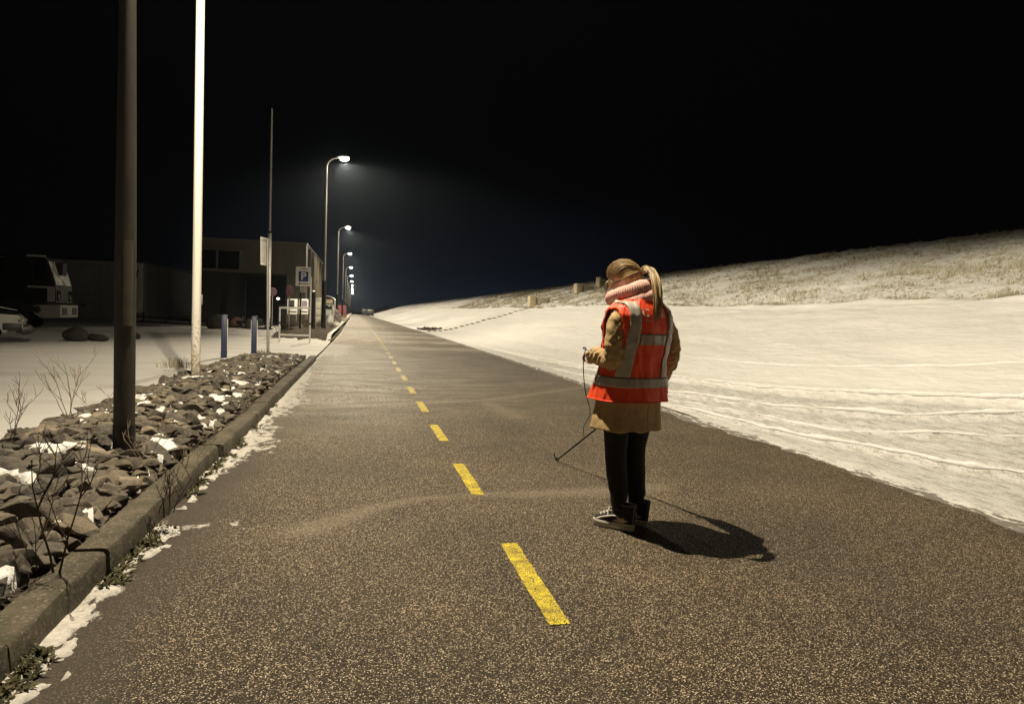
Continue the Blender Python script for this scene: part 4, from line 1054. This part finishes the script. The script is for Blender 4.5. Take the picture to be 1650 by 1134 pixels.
# stair line: a thin dark row of treads
t = thing('dike_stair', 'narrow dark stair line climbing straight up the snowy dike', 'stairs', (0, 0, 0))
bm = newbm(); x = 5.2
while x < 22.6:
    yy = 54.2+.05*sin(x*3)
    box(bm, (x+bend(yy), yy, dike_z(x, yy)-.0), (.24, .9, .1), bevel=.01); x += .42 if x < 13 else .6
obj('treads', bm, pm('wet_concrete', (.17, .145, .11), (.1, .085, .065), 5, .9), t, 30)
bm = newbm(); b = P(683, 523, .2)
for k in range(34):
    a_ = random.uniform(0, 2*pi); p = Vector((random.gauss(0, .38), random.gauss(0, .3), 0)); p.z = dike_z(5.7+p.x, 58+p.y)
    tube(bm, [p+Vector((0, 0, 0)), p+Vector((cos(a_)*.6, sin(a_)*.4, random.uniform(.05, .2)))], random.uniform(.03, .08), 6)
tag(obj('brushwood', bm, M['twig'], loc=(5.7+bend(58), 58, 0.0), smooth=0), 'low heap of dark brushwood on the snow at the dike foot', 'brushwood')
b = D(822, 470, 70); b2 = D(823, 458, 70)
bm = newbm(); tube(bm, [(0, 0, -.6), (0, 0, .85)], .03, 6); tag(obj('marker_post', bm, M['galv'], loc=(b.x, 70, dike_z(b.x-bend(70), 70)), smooth=60), 'thin marker post standing far off on the dike crest', 'post')

# ================================================================ thin night haze, lit by the lamps
HAZE = 0.00018
bm = newbm(); bmesh.ops.create_cube(bm, size=1.0); bmesh.ops.transform(bm, matrix=Matrix.Translation((0, 800, 8.5)) @ Matrix.Diagonal((5200, 5200, 20, 1)), verts=bm.verts)
hm = bpy.data.materials.new('night_haze'); hm.use_nodes = True; hn_ = hm.node_tree; hn_.nodes.clear()
ho = hn_.nodes.new('ShaderNodeOutputMaterial'); pv = hn_.nodes.new('ShaderNodeVolumePrincipled'); hn_.links.new(pv.outputs[0], ho.inputs['Volume'])
pv.inputs['Color'].default_value = (.62, .78, 1, 1); pv.inputs['Density'].default_value = HAZE; pv.inputs['Anisotropy'].default_value = .8
if HAZE: tag(obj('haze', bm, hm, smooth=0), 'thin mist hanging in the night air round the lamps', kind='stuff')
# ================================================================ the walker, back to the camera, in an orange vest
def remeshed(bm, voxel, smooth=4):
    """one continuous closed skin round everything in bm"""
    me = bpy.data.meshes.new('tmp'); bmesh.ops.recalc_face_normals(bm, faces=bm.faces[:]); bm.to_mesh(me); bm.free()
    o = bpy.data.objects.new('tmp', me); C.objects.link(o)
    r = o.modifiers.new('r', 'REMESH'); r.mode = 'VOXEL'; r.voxel_size = voxel; r.adaptivity = 0.0
    s = o.modifiers.new('s', 'SMOOTH'); s.iterations = smooth; s.factor = .5
    out = bpy.data.meshes.new_from_object(o.evaluated_get(bpy.context.evaluated_depsgraph_get()))
    bpy.data.objects.remove(o); bpy.data.meshes.remove(me)
    return out
def displace(me, fn):
    new = [v.co + v.normal*fn(v.co, v.normal) for v in me.vertices]
    me.vertices.foreach_set('co', [c for p in new for c in p])
    me.update()
wp = P(1006, 847, 0)
person = thing('person', 'person in an orange reflective vest, tan coat and pink scarf looking down at a rod', 'person', (wp.x, wp.y, .006), radians(20))
M['skin'] = pm('skin', (.6, .42, .33), (.54, .36, .27), 20, .5)
M['coat'] = pm('tan_wool', (.5, .36, .185), (.42, .295, .15), 30, .9, .35, 260, bdist=.003)
M['vest'] = pm('orange_vest_fabric', (.95, .1, .03), (.88, .075, .026), 6, .55, .12, 300, spec=.35, bdist=.002)
M['strip'] = pm('grey_reflective_tape', (.52, .49, .44), (.36, .33, .29), 9, .4, .15, 300, bdist=.002)
M['scarf'] = pm('pink_knit', (.8, .5, .45), (.68, .4, .36), 25, .95, .4, 300, bdist=.004)
M['jeans'] = pm('black_denim', (.011, .0105, .011), (.016, .015, .015), 14, .8, .3, 200, bdist=.003)
M['canvas'] = pm('black_canvas', (.013, .013, .015), (.02, .019, .02), 20, .8, .2, 300, bdist=.002)
M['sole'] = pm('off_white_rubber', (.8, .77, .7), (.6, .56, .5), 9, .6, .1, 80)
M['lace'] = pm('white_lace', (.75, .73, .68), (.66, .64, .6), 30, .8)
def hair_mat(nm, c1, c2):
    t_ = NT(nm); t_.color(t_.mix(t_.ramp(t_.noise(18, 3), [(.35, 0.0), (.65, 1.0)]), c1, c2)); t_.rough(.38); t_.spec(.6); return t_.m
HAIRS = [hair_mat('dark_blond_hair', (.42, .28, .13), (.54, .38, .19)), hair_mat('light_blond_hair', (.78, .6, .34), (.66, .48, .25)), hair_mat('brown_hair', (.08, .046, .02), (.13, .08, .038))]
def hair_tube(bm, pts, rad, w=None):
    n0 = len(bm.faces); tube(bm, pts, rad, 4); bm.faces.ensure_lookup_table(); k = rr.choices((0, 1, 2), w or (4, 3, 3))[0]
    for f in bm.faces[n0:]: f.material_index = k
ZS = [.60, .645, .75, .9, 1.0, 1.1, 1.22, 1.32, 1.38, 1.42, 1.45, 1.475, 1.50]
CX = [-.014, -.014, -.013, -.012, -.02, -.032, -.045, -.055, -.06, -.06, -.06, -.06, -.06]
CY = [0, 0, 0, -.02, -.042, -.07, -.102, -.115, -.118, -.115, -.112, -.108, -.1]
CA = [.24, .238, .22, .21, .2, .193, .196, .2, .198, .182, .148, .11, .08]
CB = [.178, .175, .17, .162, .152, .146, .147, .145, .138, .122, .104, .088, .075]
def prof(z):
    return [interp(z, ZS, q) for q in (CX, CY, CA, CB)]
def tor(th, z, off=0.0, e=2.35):
    cx, cy, a, b = prof(z); c, s = cos(th), sin(th)
    if s > 0: b += .03*sstep(1.44, 1.3, z)
    f = lambda q, r: math.copysign(abs(q)**(2/e), q)*r
    return Vector((cx+f(c, a+off), cy+f(s, b+off), z))
ARM_L = [(-.19, -.108, 1.385), (-.235, -.115, 1.32), (-.26, -.13, 1.2), (-.246, -.12, 1.105), (-.238, -.05, 1.1), (-.235, .04, 1.112), (-.236, .11, 1.125)]
ARM_R = [(.105, -.115, 1.385), (.165, -.12, 1.32), (.215, -.12, 1.22), (.245, -.1, 1.15), (.3, -.02, 1.07), (.345, .06, 1.0), (.375, .12, .96)]
RAD = [.062, .064, .06, .063, .061, .056, .053]
# ---- body: one continuous skin
bm = newbm()
HC = Vector((-.062, .03, 1.598))
HR = (Matrix.Rotation(radians(30), 3, 'Z') @ Matrix.Rotation(radians(-33), 3, 'X'))
hp = lambda x, y, z: HC + HR @ Vector((x, y, z))
def hell(c, r): ellipsoid(bm, hp(*c), r, HR, 24, 16)
hell((0, 0, .01), (.075, .096, .108)); hell((0, .03, -.07), (.056, .062, .058)); hell((0, .068, -.05), (.045, .03, .05)); hell((0, .082, -.098), (.022, .018, .018))
hell((0, .1, -.022), (.012, .016, .024)); hell((0, .107, -.034), (.015, .014, .011)); hell((0, .09, -.066), (.024, .012, .009))
for s in (-1, 1):
    hell((s*.03, .087, .012), (.024, .012, .008)); hell((s*.04, .075, -.035), (.022, .02, .02))
    hell((s*.077, -.006, -.018), (.009, .02, .032)); hell((s*.083, -.014, -.008), (.007, .015, .02)); hell((s*.079, .0, -.046), (.007, .01, .011))
tube(bm, [hp(0, -.02, -.05), (-.058, -.05, 1.5), (-.06, -.1, 1.43), (-.06, -.11, 1.36)], [.056, .054, .062, .08], 16)
rs = [[tor(2*pi*k/28, z, -.035 if z < 1.4 else -.03) for k in range(28)] for z in (.84, .9, 1.0, 1.1, 1.22, 1.32, 1.38, 1.42, 1.45)]
rings(bm, rs)
def hand(w, d, n, side, curl, grip=False):
    d = Vector(d).normalized(); n = Vector(n); n = (n-d*n.dot(d)).normalized(); s = d.cross(n)*side
    w = Vector(w)
    secs = [(0, .026, .019), (.03, .034, .017), (.06, .04, .015), (.085, .039, .012)]
    rings(bm, [[w+d*q + s*(rx*cos(a)) + n*(ry*sin(a)) for a in np.linspace(0, 2*pi, 17)[:-1]] for q, rx, ry in secs])
    for k, L in enumerate((.072, .082, .077, .06)):
        p = w + d*.078 + s*((k-1.5)*.0195); ang = 0.1; pts = [p-d*.015, p]
        for j, (fr, cv) in enumerate(((.42, 1.0), (.32, 1.1), (.26, .8))):
            ang += curl*cv*(1+.08*k); pts.append(pts[-1] + (d*cos(ang) - n*sin(ang))*L*fr)
        tube(bm, pts, [.0095, .0095, .009, .0085, .0072], 10)
    p = w + d*.025 - s*.03; dirs = [(d*.7-s*.55-n*.25), (d*.8-s*.15-n*.55), (d*.55+s*.25-n*.75)]
    pts = [p, p+dirs[0].normalized()*.032]; pts.append(pts[-1]+dirs[1].normalized()*.03); pts.append(pts[-1]+dirs[2].normalized()*.024)
    tube(bm, pts, [.013, .0115, .0105, .008], 10)
LW = Vector((-.236, .13, 1.128)); RW = Vector((.38, .13, .955))
for A, s in ((ARM_L, 0), (ARM_R, 1)):
    pts = [Vector(p) for p in A] + [LW if s == 0 else RW]
    tube(bm, pts, [.05, .05, .045, .042, .04, .034, .028, .026], 14)
hand(LW, (.62, .74, -.12), (-.2, .1, 1), 1, .75)
hand(RW, (.05, .93, -.3), (.9, -.05, .25), -1, .85)
LEG = {-1: [(-.1, -.02, .9), (-.098, .0, .72), (-.088, .015, .5), (-.086, -.005, .34), (-.082, -.03, .2), (-.08, -.035, .09)],
       1: [(.1, -.02, .9), (.095, .0, .72), (.08, .02, .5), (.078, .005, .34), (.074, -.02, .2), (.072, -.025, .09)]}
FEET = {-1: (Vector((-.085, -.03, 0)), radians(24)), 1: (Vector((.068, .005, 0)), radians(21))}
for s in (-1, 1):
    tube(bm, LEG[s], [.085, .075, .052, .05, .036, .034], 14)
    c, rz = FEET[s]; f = Matrix.Rotation(rz, 3, 'Z')
    tube(bm, [c+f @ Vector((0, -.06, .07)), c+f @ Vector((0, .03, .055)), c+f @ Vector((0, .13, .04))], [.036, .034, .026], 12)
me = remeshed(bm, .0062, 3)
body = link_mesh('body', me, M['skin'], person); shade(me, 180)
for s in (-1, 1):
    bm = newbm(); ellipsoid(bm, hp(s*.03, .084, -.006), (.0115, .0115, .0115), HR, 12, 8)
    obj('eye', bm, M['white'], body, 180)
# glasses
bm = newbm()
for s in (-1, 1):
    tube(bm, [hp(s*.034+.022*cos(a), .106-.008*abs(cos(a)), -.008+.018*sin(a)) for a in np.linspace(0, 2*pi, 15)], .0016, 6)
    tube(bm, [hp(s*.057, .1, -.002), hp(s*.077, .05, .0), hp(s*.081, .0, .004), hp(s*.08, -.02, -.008)], .0018, 6)
tube(bm, [hp(-.012, .112, -.006), hp(0, .114, -.002), hp(.012, .112, -.006)], .0016, 6)
obj('glasses', bm, M['dark'], person, 180)
# ---- hair: close cap of strands drawn back to a pony tail
bm = newbm()
EL = (.09, .116, .126); EC = (0, -.007, .013)
def hs(d, k=1.0):
    d = d.normalized(); r = 1/sqrt((d.x/EL[0])**2+(d.y/EL[1])**2+(d.z/EL[2])**2)*k
    return hp(EC[0]+d.x*r, EC[1]+d.y*r, EC[2]+d.z*r)
ROOT = Vector((0, -.97, -.12)).normalized()
cap = []; rr = random.Random(5)
NU, NV = 40, 26
def hairline(a):
    """directions of the hairline, a = 0 over the forehead, +-pi at the nape"""
    u = abs(a)/pi; sgn = 1 if a >= 0 else -1
    ks = [0, .18, .34, .46, .56, .7, .85, 1.0]
    xs = [0, .5, .86, .95, .93, .8, .45, 0]; ys = [.86, .74, .44, .1, -.22, -.48, -.72, -.78]; zs = [.5, .42, .06, -.08, -.36, -.58, -.68, -.72]
    return Vector((sgn*np.interp(u, ks, xs), np.interp(u, ks, ys), np.interp(u, ks, zs))).normalized()
rs = []
for i in range(NU):
    a = -pi + 2*pi*i/NU; h0 = hairline(a); row = []
    for j in range(NV):
        t = j/(NV-1); d = h0.slerp(ROOT, t) if h0.angle(ROOT) < 3.1 else h0.lerp(ROOT, t)
        if h0.y > .2:   # over the crown, not through the skull
            mid = Vector((h0.x*.8, -.1, .9)).normalized(); d = (h0*(1-t)**2 + mid*2*t*(1-t) + ROOT*t**2).normalized()
        row.append((d, hs(d, .9 + .09*min(1, t*5) + .05*sin(pi*t)*(1 if h0.z > -.3 else .3) + .006*sin(i*5.1+j*.2))))
    rs.append(row)
g = [[bm.verts.new(rs[i % NU][j][1]) for j in range(NV)] for i in range(NU)]
for i in range(NU):
    for j in range(NV-1): bm.faces.new((g[i][j], g[(i+1) % NU][j], g[(i+1) % NU][j+1], g[i][j+1]))
for k in range(520):
    a = -pi+2*pi*rr.random(); h0 = hairline(a); st = rr.uniform(0, .22); pts = []; lift = rr.uniform(.998, 1.04)+(.03*rr.random() if rr.random() < .12 else 0); wob = rr.uniform(-.1, .1)
    for j in range(12):
        t = st+(1-st)*j/11; d = h0.slerp(ROOT, t)
        if h0.y > .2:
            mid = Vector((h0.x*.8+wob, -.1, .9)).normalized(); d = (h0*(1-t)**2 + mid*2*t*(1-t) + ROOT*t**2).normalized()
        pts.append(hs(d+Vector((wob*sin(pi*t), 0, 0)), lift*(.9+.088*min(1, t*5)+.05*sin(pi*t)*(1 if h0.z > -.3 else .3))))
    hair_tube(bm, pts, [rr.uniform(.0012, .0026)*sin(pi*(.12+.8*j/11)) for j in range(12)])
for k in range(18):       # wisps hanging beside the face
    s = rr.choice((-1, -1, -1, 1)); p0 = hp(s*rr.uniform(.058, .078), rr.uniform(.045, .085), rr.uniform(.03, .055))
    L = rr.uniform(.07, .13); pts = [p0]
    for j in range(1, 6): pts.append(p0 + Vector((rr.uniform(-.004, .004), .02*sin(j/5*2)+rr.uniform(-.003, .003), -L*j/5)) + HR @ Vector((s*.012*sin(j/5*pi), 0, 0)))
    hair_tube(bm, pts, [.0018, .0018, .0016, .0013, .001, .0005])
rp = hs(ROOT, 1.02)
PT_ = [rp, rp+Vector((.012, -.03, .012)), rp+Vector((.02, -.07, -.025)), rp+Vector((.022, -.105, -.1)), rp+Vector((.018, -.13, -.19)), rp+Vector((.01, -.14, -.28)), rp+Vector((-.002, -.134, -.355))]
PTS = [(-.035, -.15, 1.672), (-.036, -.2, 1.645), (-.054, -.258, 1.58), (-.08, -.305, 1.49), (-.09, -.318, 1.42), (-.1, -.312, 1.345)]
PT = [rp] + [Vector(q) for q in PTS]
axis = spline(PT, 16)
for k in range(330):
    ph = rr.uniform(0, 2*pi); q = sqrt(rr.random()); pts = []; end = rr.uniform(.82, 1.0); dr = rr.uniform(-.5, .5)
    for j in range(16):
        t = j/15*end; i = min(14, int(t*15)); c = axis[i].lerp(axis[i+1], t*15-i); tg = (axis[i+1]-axis[i]).normalized()
        sx = tg.cross(Vector((0, -1, .2))).normalized(); sy = tg.cross(sx)
        wdt = np.interp(t, [0, .08, .25, .55, .85, 1], [.012, .02, .027, .034, .03, .014])
        pts.append(c + (sx*cos(ph+dr*t)*1.05 + sy*sin(ph+dr*t)*.7)*wdt*q + Vector((0, 0, -.004*sin(t*9+k))))
    hair_tube(bm, pts, [rr.uniform(.001, .0024)*(1-.75*(j/15)**3) for j in range(16)])
hair = obj('hair', bm, HAIRS, person, 180)
bm = newbm(); tube(bm, [rp+Vector((0, .006, 0)), rp+Vector((.002, -.012, .002))], [.018, .018], 14); obj('hair_band', bm, M['black_coat'], hair)
# ---- coat with sleeves: one remeshed surface
bm = newbm()
rings(bm, [[tor(2*pi*k/40, z, 0) for k in range(40)] for z in (.645, .7, .75, .82, .9, 1.0, 1.1, 1.16, 1.22, 1.27, 1.32, 1.35, 1.38, 1.42, 1.45, 1.475, 1.49)])
for A in (ARM_L, ARM_R):
    pts = spline(A, 18); tube(bm, pts, list(np.interp(np.linspace(0, 6, 18), range(7), RAD)), 18)
me = remeshed(bm, .008, 3)
def segd(p, A):
    b = 9
    for i in range(len(A)-1):
        a0, a1 = Vector(A[i]), Vector(A[i+1]); d = a1-a0; u = max(0, min(1, (p-a0).dot(d)/d.length_squared)); q = (p-a0-d*u).length
        if q < b: b, al = q, i+u
    return b, al
def coat_fold(p, n):
    o = .006*fbm(p.x*9, p.y*9, p.z*4) + .0035*fbm(p.x*22, p.y*22, p.z*16)
    if p.z > .93:
        for A, k in ((ARM_L, 1), (ARM_R, 2)):
            d, al = segd(p, A)
            if d < .11:
                o += .0035*sin(al*11+4*n.z+k+2*n.x)*sstep(1.8, 3, al) + .006*(abs(fbm(p.x*14+k, p.y*11, p.z*20))-.3)*2
    else:
        o += .007*sin(math.atan2(p.y, p.x)*7+1.2)*sstep(.95, .65, p.z)
        if abs(math.atan2(p.y, p.x-.01)+pi/2+.08) < .03: o -= .008
    return o
displace(me, coat_fold); shade(me, 180)
coat = link_mesh('coat', me, M['coat'], person)
# ---- vest: shell over the coat with arm holes
def vest_s(th, z, off=0.0):
    zz = min(z, 1.485)
    fl = .016 + .016*sstep(1.1, .84, z) - .004*sstep(1.3, 1.45, z)
    p = tor(th, zz, fl)
    n = Vector((cos(th), sin(th), 0 if zz < 1.36 else .9*sstep(1.36, 1.46, zz))).normalized()
    w_ = .010*fbm(3.1*cos(th)+zz*1.2, 3.1*sin(th), zz*2.2) + .005*fbm(cos(th)*7, sin(th)*7+zz*3, zz*5)
    w_ += .005*sin(zz*46+2*sin(th*2))*exp(-((zz-1.13)/.08)**2)
    w_ += .006*sin(th*9+zz*4)*sstep(1.05, .84, zz)
    w_ += .007*(1-min(1, abs(fbm(cos(th)*2.2+zz*2.5, sin(th)*2.2-zz*1.5, 4.4))*5)) - .003*(1-min(1, abs(fbm(cos(th)*4-zz*3, sin(th)*4, zz*2+8))*6))
    return p + n*(w_+off+.004)
ZB, ZT = .835, 1.478
NT_, NZ = 132, 76
bm = newbm(); gv = []
for j in range(NZ):
    z = ZB+(ZT-ZB)*j/(NZ-1); gv.append([bm.verts.new(vest_s(2*pi*i/NT_, z)) for i in range(NT_)])
def armhole(p):
    cx, cy, a, b = prof(p.z)
    return abs(p.x-cx) > .16 and ((p.z-1.255)/.165)**2 + ((p.y-cy-.005)/.098)**2 < 1
for j in range(NZ-1):
    for i in range(NT_):
        q = (gv[j][i], gv[j][(i+1) % NT_], gv[j+1][(i+1) % NT_], gv[j+1][i])
        c = sum((v.co for v in q), Vector())/4
        if armhole(c) or (c.z > 1.36 and c.y > prof(c.z)[1]+.02 and abs(c.x+.06) < (c.z-1.36)*.9): continue
        bm.faces.new(q)
bmesh.ops.delete(bm, geom=[v for v in bm.verts if not v.link_faces], context='VERTS')
vest = obj('vest', bm, M['vest'], person, 180)
so = vest.modifiers.new('s', 'SOLIDIFY'); so.thickness = .004; so.offset = -1
def strip(pts_rows, name='reflective_strip', m='strip'):
    bm = newbm(); rings(bm, pts_rows, cap=False, closed=False)
    o = obj(name, bm, M[m], vest, 180); s = o.modifiers.new('s', 'SOLIDIFY'); s.thickness = .0025; s.offset = 0; return o
n = 140
strip([[vest_s(2*pi*i/n, z, .004) for z in np.linspace(.93, .992, 6)] for i in range(n+1)])
def th_of_x(x, z, back=True):
    cx, cy, a, b = prof(min(z, 1.485)); c = max(-1, min(1, (x-cx)/(a+.018))); c = math.copysign(abs(c)**(2.35/2), c)
    a_ = math.acos(c); return -a_ if back else a_
for xc in (-.195, .075):
    for back in (True, False):
        strip([[vest_s(th_of_x(xc+dx, z, back), z, .005) for dx in np.linspace(-.03, .03, 6)] for z in np.linspace(.996, 1.462, 44)])
strip([[vest_s(th_of_x(x, z), z, .0035) for z in np.linspace(1.2, 1.268, 6)] for x in np.linspace(-.159, .039, 30)])

# orange edge binding round hem
bm = newbm(); tube(bm, [vest_s(2*pi*i/90, ZB+.004, .003) for i in range(91)], .004, 6, cap=False); obj('hem_binding', bm, M['vest'], vest, 180)
# lettering on the back
def on_back(me, cx_, cz_):
    for v in me.vertices:
        x, z, d = cx_+v.co.x, cz_+v.co.y, v.co.z; v.co = vest_s(th_of_x(x, z), z, .0045+d*.5)
    me.update(); return me
M['print'] = pm('pale_print', (.8, .62, .54), (.72, .52, .45), 40, .7)
for s_, sz, cx_, cz_ in (('C', .066, -.135, 1.392), ('IS', .066, .0, 1.392), ('The', .026, -.125, 1.348)):
    me = text_mesh(s_, sz, .001); b_ = bmesh.new(); b_.from_mesh(me); bmesh.ops.subdivide_edges(b_, edges=[e for e in b_.edges if e.calc_length() > .012], cuts=1); b_.to_mesh(me); b_.free()
    link_mesh('lettering', on_back(me, cx_, cz_), M['print'], vest)
# ---- scarf: two thick knitted folds
def scarf_fold(c, a, b, r, zf, zb, seed, ribs=78):
    bm = newbm(); N, K = 260, 26; rs = []
    for i in range(N):
        u = 2*pi*i/N; f = (1+cos(u-2.25))/2      # f = 1 at the front left, where it hangs lowest
        base = Vector((c[0]+a*cos(u), c[1]+b*sin(u), lerp(zb, zf, f))); rad = Vector((cos(u), sin(u), 0))
        rr_ = r*(1+.12*fbm(cos(u)*1.5, sin(u)*1.5, seed))
        rs.append([base + (rad*cos(v)*1.0 + Vector((0, 0, 1))*sin(v)*.95)*rr_*(1+.055*sin(ribs*u+v*2.2)) for v in np.linspace(0, 2*pi, K+1)[:-1]])
    rs.append(rs[0]); rings(bm, rs, cap=False); bmesh.ops.remove_doubles(bm, verts=bm.verts, dist=1e-5); return bm

scarf = obj('scarf', scarf_fold((-.045, -.045, 0), .12, .124, .052, 1.395, 1.505, 3), M['scarf'], person, 180)
obj('upper_fold', scarf_fold((-.052, -.025, 0), .104, .109, .055, 1.485, 1.56, 8, 66), M['scarf'], scarf, 180)
obj('front_drape', scarf_fold((-.06, .015, 0), .09, .085, .042, 1.33, 1.42, 12, 58), M['scarf'], scarf, 180)
# ---- trousers and shoes
bm = newbm()
for s in (-1, 1):
    L = LEG[s]; pts = spline([L[0], L[1], L[2], L[3], L[4], (L[5][0], L[5][1], .125)], 26)
    rad = np.interp(np.linspace(0, 5, 26), range(6), [.1, .09, .071, .068, .055, .05])
    rs = []
    for i, p in enumerate(pts):
        rs.append([p + Vector((cos(a), sin(a), 0))*(rad[i] + .004*fbm(cos(a)*2+s, sin(a)*2, p.z*22)*(1+2*sstep(.3, .15, p.z)) + .003*sin(p.z*70+a)*sstep(.32, .16, p.z)) for a in np.linspace(0, 2*pi, 25)[:-1]])
    rings(bm, rs)
obj('trousers', bm, M['jeans'], person, 180)
def foot_ring(z, grow=0.0, n=36):
    pts = []
    for i in range(n):
        a = 2*pi*i/n; y = .147*sin(a); u = (y+.147)/.294
        wd = np.interp(u, [0, .08, .25, .5, .72, .9, 1], [.028, .034, .036, .04, .049, .042, .02])
        pts.append(Vector(((wd+grow)*math.copysign(abs(cos(a))**.75, cos(a)) + .006*sin(pi*u), y*(1+grow*4)+.03, z)))
    return pts
def upper(t, n=36):
    """t 0 at the sole, 1 at the collar"""
    z = .034+.135*t; base = foot_ring(0, -.003, n); out = []
    for i, p in enumerate(base):
        a = 2*pi*i/n; ank = Vector((.045*cos(a), -.072+.056*sin(a), 0)); k = np.interp(t, [0, .12, .3, .55, .75, 1], [0, .03, .26, .66, .9, 1.0])
        if sin(a) < .1: k = t*.9
        q = p.lerp(ank, k); out.append(Vector((q.x, q.y, z)))
    return out
for s in (-1, 1):
    c, rz = FEET[s]
    bm = newbm(); rings(bm, [upper(t) for t in (0, .06, .12, .2, .3, .42, .55, .68, .8, .9, 1.0)])
    sh = obj('shoe', bm, M['canvas'], person, 50, loc=c, rot=(0, 0, rz))
    bm = newbm(); rings(bm, [foot_ring(z, g) for z, g in ((.0, -.002), (.006, .003), (.02, .004), (.034, .004), (.041, .001), (.041, -.006))]); obj('sole', bm, M['sole'], sh, 50)
    bm = newbm(); tube(bm, foot_ring(.027, .0052)+foot_ring(.027, .0052)[:1], .0013, 5, cap=False); obj('sole_line', bm, M['canvas'], sh)
    bm = newbm()
    for j, t in enumerate((.3, .38, .46, .55, .64)):
        r_ = upper(t); f0, f1 = r_[6], r_[12]; m_ = r_[9]
        tube(bm, [f0+Vector((.004, 0, .002)), m_+Vector((0, .004, .006)), f1+Vector((-.004, 0, .002))], .0042, 6)
    r_ = upper(.6); k_ = r_[9]+Vector((0, .006, .006))
    for sx in (-1, 1):
        tube(bm, [k_, k_+Vector((sx*.02, .012, .014)), k_+Vector((sx*.036, .006, 0)), k_+Vector((sx*.02, .008, -.004)), k_], .003, 6)
        tube(bm, [k_, k_+Vector((sx*.018, .02, -.012)), k_+Vector((sx*.04, .01, -.035))], .0026, 6)
    tube(bm, [k_, upper(.85)[9]+Vector((-.01, .006, .0))], .0034, 6)
    obj('laces', bm, M['lace'], sh)
    for side in (-1, 1):
        seq = [(.04, 5.5), (.2, 4.0), (.36, 2.2), (.4, .6), (.3, -1.2), (.22, -3.0), (.2, -4.6)]
        bm = newbm(); pts = []
        for t, i in seq:
            i = i if side > 0 else 18-i
            r_ = upper(t); i0 = int(math.floor(i)); p = r_[i0 % 36].lerp(r_[(i0+1) % 36], i-i0); pts.append(p+Vector((side*.001, 0, 0)))
        pts = spline(pts, 24); tube(bm, pts, [.0055]*24, 8); obj('side_stripe', bm, M['lace'] if False else M['sole'], sh, 180)
    bm = newbm()
    for i in (-7, 25): 
        tube(bm, [upper(t)[i % 36]+Vector((math.copysign(.001, upper(t)[i % 36].x), 0, 0)) for t in (.1, .4, .7, .98)], .0014, 5)
    tube(bm, upper(.97)+upper(.97)[:1], .0016, 5, cap=False); obj('seam', bm, M['strip'], sh)
# ---- the rod she holds, its cable
bpy.context.view_layer.update()
MWp = Matrix.Translation(person.location) @ Matrix.Rotation(radians(20), 4, 'Z')
grip = MWp @ (RW + Vector((.0, .07, -.05)))
tip = P(897, 741, .008)
dr = (grip-tip).normalized(); Lr = (grip-tip).length
rod = thing('measuring_rod', 'thin dark measuring rod held in one hand, its tip resting on the asphalt', 'rod', tip)
bm = newbm(); tube(bm, [dr*.0, dr*(Lr*.5), dr*(Lr-.12)], [.008, .0085, .009], 10); obj('shaft', bm, M['black_coat'], rod, 60)
bm = newbm(); tube(bm, [dr*(Lr-.13), dr*(Lr-.1), dr*(Lr+.12), dr*(Lr+.14)], [.01, .014, .014, .009], 12); obj('handle', bm, M['rubber'], rod, 60)
bm = newbm(); ellipsoid(bm, (0, 0, .012), (.02, .02, .016), seg=12, rng=8); tube(bm, [(-.012, .0, .015), (-.024, .0, .05), (-.02, 0, .062)], .006, 6); obj('tip', bm, M['rubber'], rod, 60)
lh = MWp @ (LW + Vector((-.035, .03, .03)))
j0 = tip.lerp(grip, .34)
cb = [MWp @ (LW+Vector((.03, .06, .01))), lh+Vector((-.005, .0, .0)), D(944, 561, lh.y), D(940.5, 575, lh.y+.02), D(940.5, 605, lh.y+.15), D(944, 635, lh.y+.4), D(951, 665, lh.y+.75), j0+Vector((0, 0, .1)), j0, tip.lerp(grip, .18), tip.lerp(grip, .06)+Vector((.01, 0, .01))]
bm = newbm(); tube(bm, spline(cb, 70), .0032, 7)
tag(obj('cable', bm, M['rubber'], smooth=180), 'thin dark cable looping from the cuff of the tan sleeve down to the rod', 'cable')
